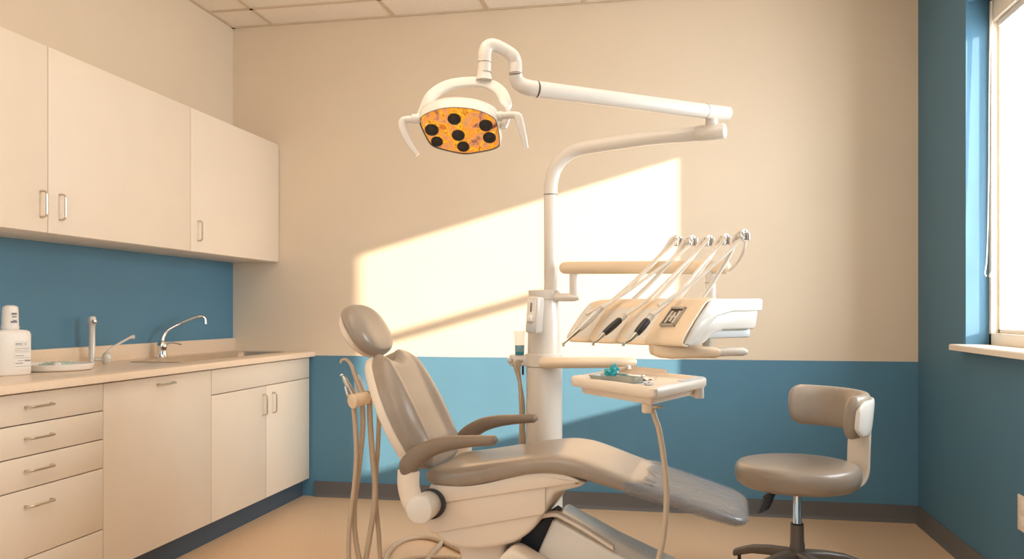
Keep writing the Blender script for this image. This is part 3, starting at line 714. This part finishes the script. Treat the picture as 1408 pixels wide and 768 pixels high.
# whip arms with pulleys
pul = [(931, 331, 3.42), (950, 331, 3.33), (973, 331, 3.25), (996, 329, 3.17), (1021, 323, 3.06)]
for i, (x, y, d) in enumerate(pul):
    w = .88-.19*i
    base = du(w, .17, 1.235); top_ = at(x, y, d); ax = cf(W_[0], W_[1], 0)
    up_ = at(x-8, y+3, d)
    bm = B(); tube(bm, [base, base.lerp(top_, .35)+V((0, 0, -.005)), base.lerp(top_, .75)+V((0, 0, .004)), at(x-14, y+9, d), at(x-6, y-2, d), at(x+1, y-6, d)], [.0085, .0085, .009, .011, .012, .010], 14, flat=(1, .8)); wa = obj('whip_arm', bm, HOSEW, un)
    bm = B(); lathe(bm, [(.008, -.012), (.022, -.011), (.023, -.006), (.017, 0), (.023, .006), (.022, .011), (.008, .012)], top_+ax*.0, ax, 22); obj('pulley', bm, WHITE, wa)
    bm = B()
    for k in range(5):
        a = k*1.3; c = top_+V((0, 0, 1))*.016*math.sin(a)+cf(.8, .6, 0)*.016*math.cos(a); cyl(bm, c-ax*.015, c+ax*.015, .005, .001, 10)
    cyl(bm, at(x+7, y-4, d-.01), at(x+8, y+7, d-.01), .007, .002, 12)
    obj('pulley_clip', bm, GREYM, wa)
# handpieces: (tip, neck, body start, body end, hose pulley)
hps = [((774.5, 473), (783, 464.5), (796, 453), (821, 429), 0, SILVER, 'slim silver', .0145),
       ((815.5, 472), (823, 466), (830, 459), (853, 439), 2, BLACK, 'black gripped', .0135),
       ((857, 472.5), (866, 467.5), (874.5, 459), (890.5, 440), 3, BLACK, 'black gripped', .0145)]
ds_ = [3.17, 3.05, 2.88]
labels = ['slim all-silver dental handpiece at the far left end of the delivery unit', 'black-gripped dental handpiece in the middle bay of the delivery unit', 'black-gripped dental handpiece next to the small window on the delivery unit']
for (tip, nk, a, b, pi, m, _, rad), dd, lab_ in zip(hps, ds_, labels):
    A = at(*a, dd); Bv = at(*b, dd+.04); T = at(*tip, dd-.035); Nk = at(*nk, dd-.02)
    t = thing('dental_handpiece', lab_, 'dental handpiece', A)
    dr = (Bv-A); Ln = dr.length
    bm = B(); lathe(bm, [(rad*.55, 0), (rad*.8, Ln*.06), (rad*.95, Ln*.3), (rad, Ln*.6), (rad*.9, Ln*.95), (rad*.6, Ln)], A, dr, 20); obj('grip', bm, m, t)
    bm = B(); tube(bm, [A+dr*.03, A.lerp(Nk, .5), Nk, Nk.lerp(T, .55)], [rad*.6, rad*.5, rad*.38, rad*.3], 12, sm=False)
    h1 = Nk.lerp(T, .8); tube(bm, [Nk.lerp(T, .5), h1, T], [.004, .0035, .003], 10); cyl(bm, T+V((0, 0, .007)), T-V((0, 0, .008)), .0055, .001, 12); obj('head', bm, NICKEL, t)
    bm = B(); en = Bv+dr.normalized()*.03; lathe(bm, [(rad*.75, 0), (rad*.7, .01), (rad*.5, .03), (.006, .034)], Bv, dr, 16)
    for k in range(4): lathe(bm, [(rad*.5, 0), (rad*.8, .001), (rad*.8, .004), (rad*.5, .005)], Bv+dr.normalized()*(.004+.007*k), dr, 14)
    obj('coupling', bm, SILVER, t)
    x, y, d = pul[pi]
    bm = B(); mid = at(b[0]+(x-b[0])*.42, b[1]+(y-b[1])*.36, (dd+d)/2-.02); mid2 = at(b[0]+(x-b[0])*.8, b[1]+(y-b[1])*.78, d-.03)
    tube(bm, [en-dr.normalized()*.01, en.lerp(mid, .5)+V((0, 0, -.006)), mid, mid2, at(x+2, y-3, d-.02)], .0065, 12); obj('hose', bm, HOSEW, t)
# two spare hoses that hang from the pulleys
for pi, e, dd, lb in ((1, (806, 432), 3.22, 'pale hose hanging from the second pulley down to the cream panel'), (4, (905, 420), 2.90, 'pale hose hanging from the rightmost pulley down to the cream panel')):
    x, y, d = pul[pi]; E = at(*e, dd)
    bm = B(); tube(bm, [E, at(e[0]+(x-e[0])*.35, e[1]+(y-e[1])*.27, dd*.65+d*.35), at(e[0]+(x-e[0])*.72, e[1]+(y-e[1])*.65, dd*.3+d*.7), at(x-4, y+8, d-.01), at(x+2, y-2, d-.015)], .0065, 12)
    tag(obj('instrument_hose', bm, HOSEW), lb, 'hose')
bm = B(); x, y, d = pul[4]; tube(bm, [at(1025, 332, d-.01), at(1022, 346, d), at(1014, 360, d+.06), at(1004, 370, d+.14), at(1000, 371, d+.18)], .0055, 12)
tag(obj('instrument_hose', bm, HOSEW), 'short pale hose looping from the last pulley to the swing arm end', 'hose')

# ================================================================ TRAY TABLE
tr = thing('instrument_tray_table', 'cream square instrument tray on a swing arm beside the column', 'tray table', C0+V((0, 0, .97)))
TZ = .985
tl, tf, tg, tb = V((.190, 2.78)), V((.404, 2.35)), V((.65, 2.74)), V((.436, 3.17))
def tq(u, v, z):                       # u: left-front edge -> right-back ; v along left->front
    p = tl*(1-v)*(1-u)+tf*v*(1-u)+tg*v*u+tb*(1-v)*u; return cf(p.x, p.y, z)
def rpoly(r, u0=0, u1=1, v0=0, v1=1, n=5):
    return [(p.x, p.y) for p in rr(u0, u1, v0, v1, r, 0, n)]
bm = B(); rings = [[tq(u, v, TZ+z) for u, v in rpoly(r, a, 1-a, a, 1-a)] for a, r, z in ((.05, .06, -.034), (.012, .06, -.032), (.0, .06, -.024), (.0, .06, -.006), (.012, .06, .0), (.055, .05, .0), (.075, .05, -.010), (.5, .001, -.011))]
loft(bm, rings); obj('tray_top', bm, SHELL, tr, 40)
bm = B(); rings = [[tq(u, v, TZ+z) for u, v in rpoly(.05, a, 1-a, a, 1-a)] for a, z in ((.12, -.058), (.09, -.056), (.075, -.036), (.075, -.030))]
loft(bm, rings); obj('tray_underside', bm, SHELL, tr, 40)
bm = B(); prism(bm, rpoly(.01, .955, .99, .1, .55), lambda u, v, t: tq(u, v, t), TZ-.004, TZ+.012, .003)
prism(bm, rpoly(.01, .5, .95, .03, .065), lambda u, v, t: tq(u, v, t), TZ-.004, TZ+.010, .003); obj('tray_rail', bm, SHELL, tr)
bm = B(); prism(bm, rpoly(.01, .50, .93, .935, .99), lambda u, v, t: tq(u, v, t), TZ-.002, TZ+.003, .001); obj('tray_pad', bm, GREYP, tr)
q = at(961, 541, 2.72)
bm = B(); cyl(bm, V((q.x, q.y, .917)), V((q.x, q.y, .962)), .0165); obj('tray_pivot', bm, WHITE, tr)
q2 = at(862, 498, 3.70)
bm = B(); tube(bm, [V((q.x, q.y, .930)), V((q.x, q.y, .930)).lerp(V((q2.x, q2.y, .930)), .5), V((q2.x, q2.y, .930))], .014, 14, sm=False, flat=(1, 1.2)); obj('lower_arm', bm, CREAMP, tr)
bm = B(); cyl(bm, V((q2.x, q2.y, .918)), V((q2.x, q2.y, .97)), .02); obj('arm_pin', bm, WHITE, tr)
zr = lambda py, d: H+(Y0-py)/F*d
bm = B(); tube(bm, [at(744, 499, 3.70), at(760, 498.5, 3.68), at(810, 498, 3.69), at(850, 498, 3.70), at(870, 498, 3.71), at(875, 498, 3.71)], [.023, .025, .025, .024, .023, .013], 20, sm=False, flat=(1, 1.2)); obj('upper_arm', bm, CREAMP, tr)
bk = tq(.10, .86, TZ-.075)
bm = B(); M = Matrix.Translation(bk) @ Matrix.Rotation(TH, 4, 'Z'); box(bm, -.014, .014, -.013, .013, -.008, .02, .004, M); obj('cable_bracket', bm, CREAMP, tr)
bm = B(); cyl(bm, bk+V((.012, 0, .010)), bk+V((.045, .008, .010)), .005, .001, 12); obj('bracket_pin', bm, NICKEL, tr)
bm = B(); d0 = 2.45
tube(bm, [bk+V((.014, .004, .008)), bk+V((.026, .006, -.03)), at(906, 590, d0), at(912, 625, d0), at(916, 665, d0), at(916, 700, d0), at(912, 740, d0), at(905, 770, d0), at(896, 800, d0), V((-.10, 2.52, .16)), V((-.16, 2.56, .03)), V((-.26, 2.60, .0095)), V((-.4, 2.63, .0095))], .0085, 14)
tag(obj('tray_cable', bm, HOSE), 'pale cable hanging down from under the instrument tray to the floor', 'cable')
# things on the tray
def oriented(u, v): return tq(u, v, TZ-.011)
bm = B(); L_ = V(tq(.1, .5, 0)-tq(.1, .4, 0)).normalized(); C_ = at(848, 517.5, 2.66); C_.z = TZ-.010
e1 = (at(890, 523, 2.6)-at(815, 514, 2.72)); e1.z = 0; e1.normalize(); e2 = V((-e1.y, e1.x, 0))
rings = [[C_+e1*x+e2*y+V((0, 0, z)) for x, y in [(p.x, p.y) for p in rr(-.085*s, .085*s, -.045*s, .045*s, .015, 0, 4)]] for s, z in ((.84, 0), (.88, .003), (.98, .02), (1.0, .0225), (.95, .021), (.84, .006), (.1, .005))]
loft(bm, rings); tag(obj('steel_dish', bm, STEELT), 'small grey steel instrument dish lying on the cream tray', 'dish')
bm = B(); bmesh.ops.create_icosphere(bm, subdivisions=3, radius=1)
rnd = random.Random(3); Cc = at(841, 509, 2.66); Cc.z = TZ+.025
from mathutils import noise
for v in bm.verts:
    p = v.co.copy(); k = 1+.55*noise.noise(p*1.9)+.16*noise.noise(p*4.3)
    tall = 1.25 if p.dot(e1) > .1 else .6
    v.co = Cc+e1*(p.dot(e1)*.024*k)+e2*(p.dot(e2)*.020*k)+V((0, 0, p.z*.020*k*tall if p.z > 0 else p.z*.022))
tag(obj('film_wrapper', bm, TEAL, ang=8), 'crumpled bright teal film wrapper in the small steel dish', 'wrapper')
bm = B(); C2 = at(870, 513, 2.78); C2.z = TZ-.010
bmesh.ops.create_grid(bm, x_segments=16, y_segments=12, size=.5)
for v in bm.verts: v.co = C2+e1*(v.co.x*.13)+e2*(v.co.y*.12)+V((0, 0, .006+.005*math.sin(v.co.x*9+v.co.y*4)+.003*math.cos(v.co.y*17)))
tag(obj('paper_napkin', bm, PAPER), 'cream paper napkin lying behind the steel dish on the tray', 'napkin')
bm = B(); C2 = at(890, 520.5, 2.56); C2.z = TZ-.010
bmesh.ops.create_grid(bm, x_segments=8, y_segments=6, size=.5)
for v in bm.verts: v.co = C2+e1*(v.co.x*.036)+e2*(v.co.y*.05)+V((0, 0, .006+.006*math.sin(v.co.x*11+v.co.y*7)))
tag(obj('sachet', bm, PALEB), 'small pale blue sachet at the right end of the steel dish', 'sachet')
bm = B(); C2 = at(863, 517.5, 2.66); C2.z = TZ-.002
cyl(bm, C2-e1*.045+V((0, 0, .018)), C2+e1*.05+V((0, 0, .012)), .0035, .001, 10); cyl(bm, C2+e1*.05+V((0, 0, .012)), C2+e1*.06+V((0, 0, .012)), .006, .001, 10)
tag(obj('hand_instrument', bm, CHROME), 'thin metal hand instrument lying in the small steel dish', 'instrument')

# ================================================================ COLUMN ACCESSORIES
dp = thing('dispenser', 'white and grey gel dispenser fixed to the upper left of the column', 'dispenser', at(735, 433, 3.69))
Md = Matrix.Translation(at(735.5, 433, 3.68)) @ Matrix.Rotation(TH-R(35), 4, 'Z') @ Matrix.Rotation(R(4), 4, 'Y')
bm = B(); box(bm, -.030, .030, -.03, .03, -.08, .083, .012, Md, 3); obj('dispenser_body', bm, WHITE, dp)
bm = B(); box(bm, -.024, .024, -.036, -.026, -.078, -.035, .006, Md); obj('drip_tray', bm, GREYP, dp)
bm = B(); box(bm, -.022, .022, -.034, -.028, -.03, .07, .004, Md); obj('dispenser_front', bm, BOTM, dp)
bm = B(); box(bm, -.012, .012, -.05, -.03, -.028, .0, .006, Md); obj('dispenser_lever', bm, BOTM, dp)
bm = B(); box(bm, -.004, .004, -.0355, -.033, .015, .055, .001, Md); obj('level_slot', bm, SEAM, dp)
cu = at(714.5, 474, 3.78); cb = V((cu.x, cu.y, 1.007))
cp = thing('drinking_cup', 'clear plastic cup with teal liquid on the bracket left of the column', 'cup', cb)
bm = B(); lathe(bm, [(.020, 0), (.021, .002), (.022, .042), (.001, .043)], cb, seg=24); obj('liquid', bm, CUPB, cp)
bm = B(); lathe(bm, [(.0205, -.0005), (.0235, .05), (.026, .105), (.027, .105), (.0275, .107), (.0255, .107), (.0228, .05), (.0205, .044)], cb, seg=24); obj('cup_wall', bm, CLEARC, cp)
for i, (pts, rd, lb) in enumerate((([(706, 497, 3.74), (709, 508, 3.74), (714, 525, 3.75), (716, 560, 3.76), (716, 600, 3.77), (715, 660, 3.8), (722, 740, 3.9), (745, 800, 3.95)], .0075, 'pale hose hanging from the bracket left of the column, left one'), ([(712.5, 494, 3.76), (714, 520, 3.77), (719, 555, 3.80), (719.5, 600, 3.82), (720, 660, 3.84), (726, 740, 3.9), (748, 795, 3.97)], .009, 'thicker beige hose hanging from the bracket close against the column'))):
    bm = B(); tube(bm, [at(*p) for p in pts], rd, 12); tag(obj('column_hose', bm, HOSE), lb, 'hose')
bm = B(); cyl(bm, at(719, 503, 3.80), at(719, 515, 3.80), .005, .001, 10); tag(obj('hose_clip', bm, BLACK), 'small black clip below the bracket left of the column', 'clip')

# ================================================================ ASSISTANT HOLDER
ah = thing('assistant_holder', 'cream cylindrical suction holder bar behind the chair backrest', 'instrument holder', at(500, 545, 3.35))
h0 = at(486.5, 551, 3.29); h1 = h0+cf(.105, .11, .022)-cf(0, 0, 0)
hd_ = (h1-h0).normalized()
bm = B(); cyl(bm, h0-V((0, 0, 0)), h1, .027, .004, 32); hb = obj('holder_bar', bm, CREAMP, ah)
capax = (hd_*.35+V((ST, -CT, 0))*.55).normalized()
bm = B(); cyl(bm, h0-hd_*.012, h0+hd_*.008, .0285, .003, 32); obj('end_cap', bm, CREAMP, ah)
bm = B()
for k in (.42, .72): c = h0.lerp(h1, k); cyl(bm, c, c+hd_*.004, .0278, .0005, 28)
obj('bar_seam', bm, SEAM, ah)
bm = B(); tube(bm, [h1-hd_*.02, h1+hd_*.03, bp(.28, .05, -.03)], .016, 14); obj('mount_arm', bm, CREAMP, ah)
def hosepts(px0, pts, d): return [at(x, y, d) for x, y in pts]
# curved saliva ejector
t = thing('saliva_ejector', 'hooked beige suction tube standing in the holder behind the chair', 'suction tube', at(497, 540, 3.33))
bm = B(); tube(bm, [at(468.5, 499, 3.33), at(469, 496, 3.33), at(472, 493.8, 3.33), at(477, 494.5, 3.33), at(483, 502, 3.33), at(488, 515, 3.33), at(494, 530, 3.33), at(499, 543, 3.33)], [.0048, .005, .0055, .006, .0075, .009, .011, .012], 14); obj('suction_tip', bm, HOSE, t)
bm = B(); tube(bm, [at(498, 555, 3.34), at(499, 580, 3.34), at(497, 610, 3.34), at(491.5, 660, 3.34), at(487, 700, 3.34), at(489, 740, 3.34), at(496, 775, 3.34), at(510, 815, 3.36), at(540, 832, 3.4)], .0105, 14); obj('hose', bm, HOSE, t)
t = thing('air_water_syringe', 'metal air water syringe leaning in the holder behind the chair', 'syringe', at(482, 540, 3.3))
bm = B(); tube(bm, [at(489, 549, 3.31), at(481, 535, 3.31), at(474, 521, 3.31), at(472, 517, 3.31)], [.013, .013, .010, .006], 14, sm=False); obj('syringe_body', bm, NICKEL, t)
bm = B(); tube(bm, [at(473, 518, 3.31), at(470.5, 514.8, 3.31), at(468, 516, 3.31)], .004, 10); obj('nozzle', bm, CHROME, t); bm = B(); cyl(bm, at(475, 531, 3.29), at(479, 545, 3.29), .006, .002, 12); obj('syringe_lever', bm, CHROME, t)
bm = B(); tube(bm, [at(486, 557, 3.31), at(488, 580, 3.31), at(490, 620, 3.31), at(488, 660, 3.31), at(483, 700, 3.31), at(479.5, 740, 3.31), at(482, 790, 3.31), at(500, 830, 3.34)], .0095, 14); obj('hose', bm, HOSE, t)
for pts, rd, dd, lb in (([(508, 552), (509, 580), (512, 625), (515.5, 665), (514, 700), (508, 740), (503, 780), (515, 820)], .0115, 3.36, 'thick beige suction hose hanging from the holder, third from the left'), ([(521, 548), (521, 575), (519.5, 615), (517, 655), (517, 690), (520.5, 730), (525, 775), (545, 820)], .0095, 3.39, 'beige suction hose hanging nearest the chair backrest')):
    bm = B(); tube(bm, [at(*p, dd) for p in pts], rd, 14)
    tag(obj('suction_hose', bm, HOSE), lb, 'hose')
bm = B(); c = at(494, 524, 3.40)
prism(bm, [(-.02, -.05), (.03, -.05), (.022, .0), (.0, .028), (-.02, .032)], lambda u, v, t: c+V((CT, ST, 0))*u+V((0, 0, v))+V((-ST, CT, 0))*t, -.002, .002); tag(obj('splash_shield', bm, CLEARC), 'small clear plastic shield behind the holder bar', 'shield')
# hoses on the floor
def fl(px, py, z=.012):
    d = (H-z)*F/(py-Y0); return at(px, py, d)
bm = B(); tube(bm, [fl(524, 790), fl(530, 768), fl(541, 751), fl(558, 741), fl(580, 738), fl(600, 741), fl(625, 752), fl(655, 766)], .013, 14)
tag(obj('floor_hose', bm, HOSE), 'beige hose arching over the floor behind the chair, outer loop', 'hose')
bm = B(); tube(bm, [fl(575, 785), fl(590, 766), fl(603, 751), fl(612, 741), fl(628, 741), fl(650, 752)], .012, 14)
tag(obj('floor_hose', bm, HOSE), 'beige hose crossing the floor tight beside the chair pedestal', 'hose')
bm = B(); tube(bm, [fl(535, 775), fl(560, 768), fl(590, 765.5), fl(620, 766), fl(655, 772)], .010, 14)
tag(obj('floor_hose', bm, HOSE), 'beige hose lying flat and straight in front of the looped hoses', 'hose')

# ================================================================ OPERATOR STOOL
SD = 3.58; SP = cf((1096-704)/F*SD, SD, 0)
st = thing('operator_stool', 'taupe round seat operator stool with wraparound backrest near the right corner', 'stool', SP)
SZ = .552
bm = B(); lathe(bm, [(.001, SZ-.104), (.19, SZ-.104), (.232, SZ-.099), (.252, SZ-.084), (.260, SZ-.060), (.261, SZ-.034), (.256, SZ-.016), (.244, SZ-.004), (.225, SZ+.001), (.15, SZ+.005), (.001, SZ+.006)], SP, seg=56); obj('seat', bm, VINYL, st, 60)
bm = B(); lathe(bm, [(.001, SZ-.116), (.15, SZ-.116), (.16, SZ-.108), (.16, SZ-.099), (.001, SZ-.099)], SP, seg=40); obj('seat_pan', bm, SHELL, st)
bm = B(); lathe(bm, [(.022, .27), (.0185, .275), (.0185, SZ-.125)], SP, seg=24); obj('gas_lift', bm, CHROME, st)
bm = B(); lathe(bm, [(.026, SZ-.128), (.026, SZ-.116)], SP, seg=24); lathe(bm, [(.026, .283), (.028, .286), (.026, .29)], SP, seg=24); obj('collar', bm, BLACK, st)
bm = B(); lathe(bm, [(.034, .13), (.034, .17), (.029, .2), (.028, .283), (.022, .286)], SP, seg=28); obj('lower_tube', bm, STOOLB, st)
def sdir(a): return V((CT, ST, 0))*math.cos(R(a))+V((-ST, CT, 0))*math.sin(R(a))       # 0 = right of the view, 90 = away
bm = B()
q0 = SP+sdir(215)*.09+V((0, 0, SZ-.11)); q1 = SP+sdir(200)*.145+V((0, 0, SZ-.135)); q2_ = SP+sdir(200)*.175+V((0, 0, SZ-.19))
tube(bm, [q0, q1], .006, 10, sm=False); rings = [sring(q1.lerp(q2_, t), V((-ST, CT, 0)), V((CT, ST, .5)).normalized(), .02, .030, 3.5, 20) for t in (-.15, -.1, 1, 1.05)]
loft(bm, rings); obj('height_lever', bm, BLACK, st)
for k in range(5):
    a = 68+72*k; d_ = sdir(a); s_ = V((-d_.y, d_.x, 0))
    bm = B(); rings = [sring(SP+d_*r_+V((0, 0, z)), s_, V((0, 0, 1)), w, h_, 3, 20) for r_, z, w, h_ in ((.0, .15, .034, .024), (.05, .152, .032, .024), (.12, .152, .027, .021), (.20, .142, .024, .019), (.26, .122, .022, .018), (.285, .112, .02, .017), (.29, .110, .014, .012))]
    loft(bm, rings); lg = obj('base_leg', bm, STOOLB, st, 50)
    bm = B(); cc = SP+d_*.265
    for sg in (-1, 1): cyl(bm, cc+s_*.006*sg+V((0, 0, .032)), cc+s_*.022*sg+V((0, 0, .032)), .032, .005, 24)
    cyl(bm, cc+V((0, 0, .05)), cc+V((0, 0, .105)), .008, .001, 12); obj('caster', bm, BLACK, lg)
# backrest
ZB_ = .775
def pad_ring(a, inner, half, thick, tilt=0, N=28, zc=ZB_):
    d_ = sdir(a); c = SP+d_*(inner+thick/2)+V((0, 0, zc))
    return sring(c, d_, V((0, 0, 1))+d_*.10, thick/2, half, 2.6, N)
bm = B(); rings = []
NA = 60
for i in range(NA+1):
    s = i/NA; a = -57+80*(1-math.cos(math.pi*s))*.5+57*s
    t_ = min(1, s/.10, (1-s)/.17); e = max(.06, math.sqrt(1-(1-t_)**2)); rings.append(pad_ring(a, .215+.02*math.sin(math.pi*s)+.02*(1-e), .090*(.12+.88*e)+.008*(1-s)*0, .062*(.3+.7*e), zc=ZB_-.008+.012*s))
loft(bm, rings); obj('backrest', bm, VINYL, st, 60)
bm = B(); rings = []
for i in range(25):
    s = i/24; a = -55+98*s; e = min(1, math.sqrt(max(0, min(s, 1-s)/.1)+.02)); d_ = sdir(a)
    c = SP+d_*(.284+.010*math.sin(math.pi*s))+V((0, 0, ZB_-.012)); rings.append(sring(c, d_, V((0, 0, 1))+d_*.1, .010, .076*(.5+.5*e), 3.5, 24))
loft(bm, rings); obj('back_shell', bm, WHITE, st, 50)
bm = B(); d_ = sdir(8); s_ = V((-d_.y, d_.x, 0))
pts = [(.05, SZ-.112), (.16, SZ-.112), (.225, SZ-.108), (.262, SZ-.09), (.281, SZ-.05), (.285, SZ), (.287, SZ+.06), (.292, SZ+.17)]
q = spline([V((r_, 0, z)) for r_, z in pts], 6); rings = []; n = len(q); s_ = (s_*.8 - sdir(0)*.6).normalized() if True else s_
for i, p in enumerate(q):
    T = (q[min(i+1, n-1)]-q[max(i-1, 0)]).normalized(); nn = d_*(-T.z)+V((0, 0, T.x)); rings.append(sring(SP+d_*p.x+V((0, 0, p.z)), s_, nn, .048, .007, 6, 20))
loft(bm, rings); obj('back_support', bm, SHELL, st, 50)

for o in list(COL.objects):
    g = {'dental_handpiece': 'handpieces on the delivery unit', 'instrument_hose': 'pale hoses of the delivery unit', 'column_hose': 'hoses hanging left of the column',
         'suction_hose': 'suction hoses hanging behind the chair', 'floor_hose': 'hoses on the floor behind the chair', 'wall_cabinet': 'wall cabinets over the counter'}.get(o.name.split('.')[0])
    if g and o.parent is None: o['group'] = g
# ================================================================ LIGHT, WORLD, CAMERA
def light(kind, name, loc, energy, color, **k):
    l = bpy.data.lights.new(name, kind); l.energy = energy; l.color = color
    for a, b in k.items(): setattr(l, a, b)
    o = bpy.data.objects.new(name, l); o.location = loc; COL.objects.link(o); return o
s = light('SUN', 'low_sun', (6, -3, 4), 12.5, (1, .80, .62), angle=R(.9))
sd = V((-1.72, 1, -.479)).normalized()
s.rotation_euler = sd.to_track_quat('-Z', 'Y').to_euler()
a = light('AREA', 'overhead_fill', (-.5, 2.3, ZC-.02), 19, (1, .88, .74), shape='RECTANGLE', size=1.6, size_y=1.6)  # added soft fill from above for upward faces, no fitting there
a4 = light('AREA', 'uplight_fill', (-1.2, .8, 1.9), 15, (1, .78, .50), shape='DISK', size=.8); a4.rotation_euler = (R(180), 0, 0)  # added lamp bounced off the ceiling to lift the upper walls
a2 = light('AREA', 'overhead_fill_rear', (-.6, .3, ZC-.02), 16, (1, .95, .88), shape='RECTANGLE', size=2.2, size_y=1.2)  # added unseen fill overhead near the camera
a3 = light('AREA', 'window_skylight', (1.95, 3.6, 1.9), 105, (.88, .95, 1), shape='RECTANGLE', size=1.5, size_y=1.7)
a3.rotation_euler = V((-1, 0, 0)).to_track_quat('-Z', 'Y').to_euler()
w = bpy.data.worlds.new('World'); bpy.context.scene.world = w; w.use_nodes = True
nt = w.node_tree; bg = nt.nodes['Background']
tc = nt.nodes.new('ShaderNodeTexCoord'); sp = nt.nodes.new('ShaderNodeSeparateXYZ'); nt.links.new(tc.outputs['Generated'], sp.inputs[0])
mr = nt.nodes.new('ShaderNodeMapRange'); mr.inputs[1].default_value = -.3; mr.inputs[2].default_value = .4; mr.inputs[3].default_value = .55; mr.inputs[4].default_value = 1.15
nt.links.new(sp.outputs['X'], mr.inputs[0]); nt.links.new(mr.outputs[0], bg.inputs[1]); bg.inputs[0].default_value = (.92, .97, 1, 1)
cam = bpy.data.cameras.new('camera'); co = bpy.data.objects.new('camera', cam); COL.objects.link(co)
cam.sensor_width = 36; cam.lens = F/1408*36; cam.shift_y = (Y0-384)/1408; cam.clip_start = .05
co.location = (0, 0, H); co.rotation_euler = (R(90), 0, TH)
sc = bpy.context.scene; sc.camera = co
sc.view_settings.view_transform = 'Standard'; sc.view_settings.look = 'None'; sc.view_settings.exposure = 0
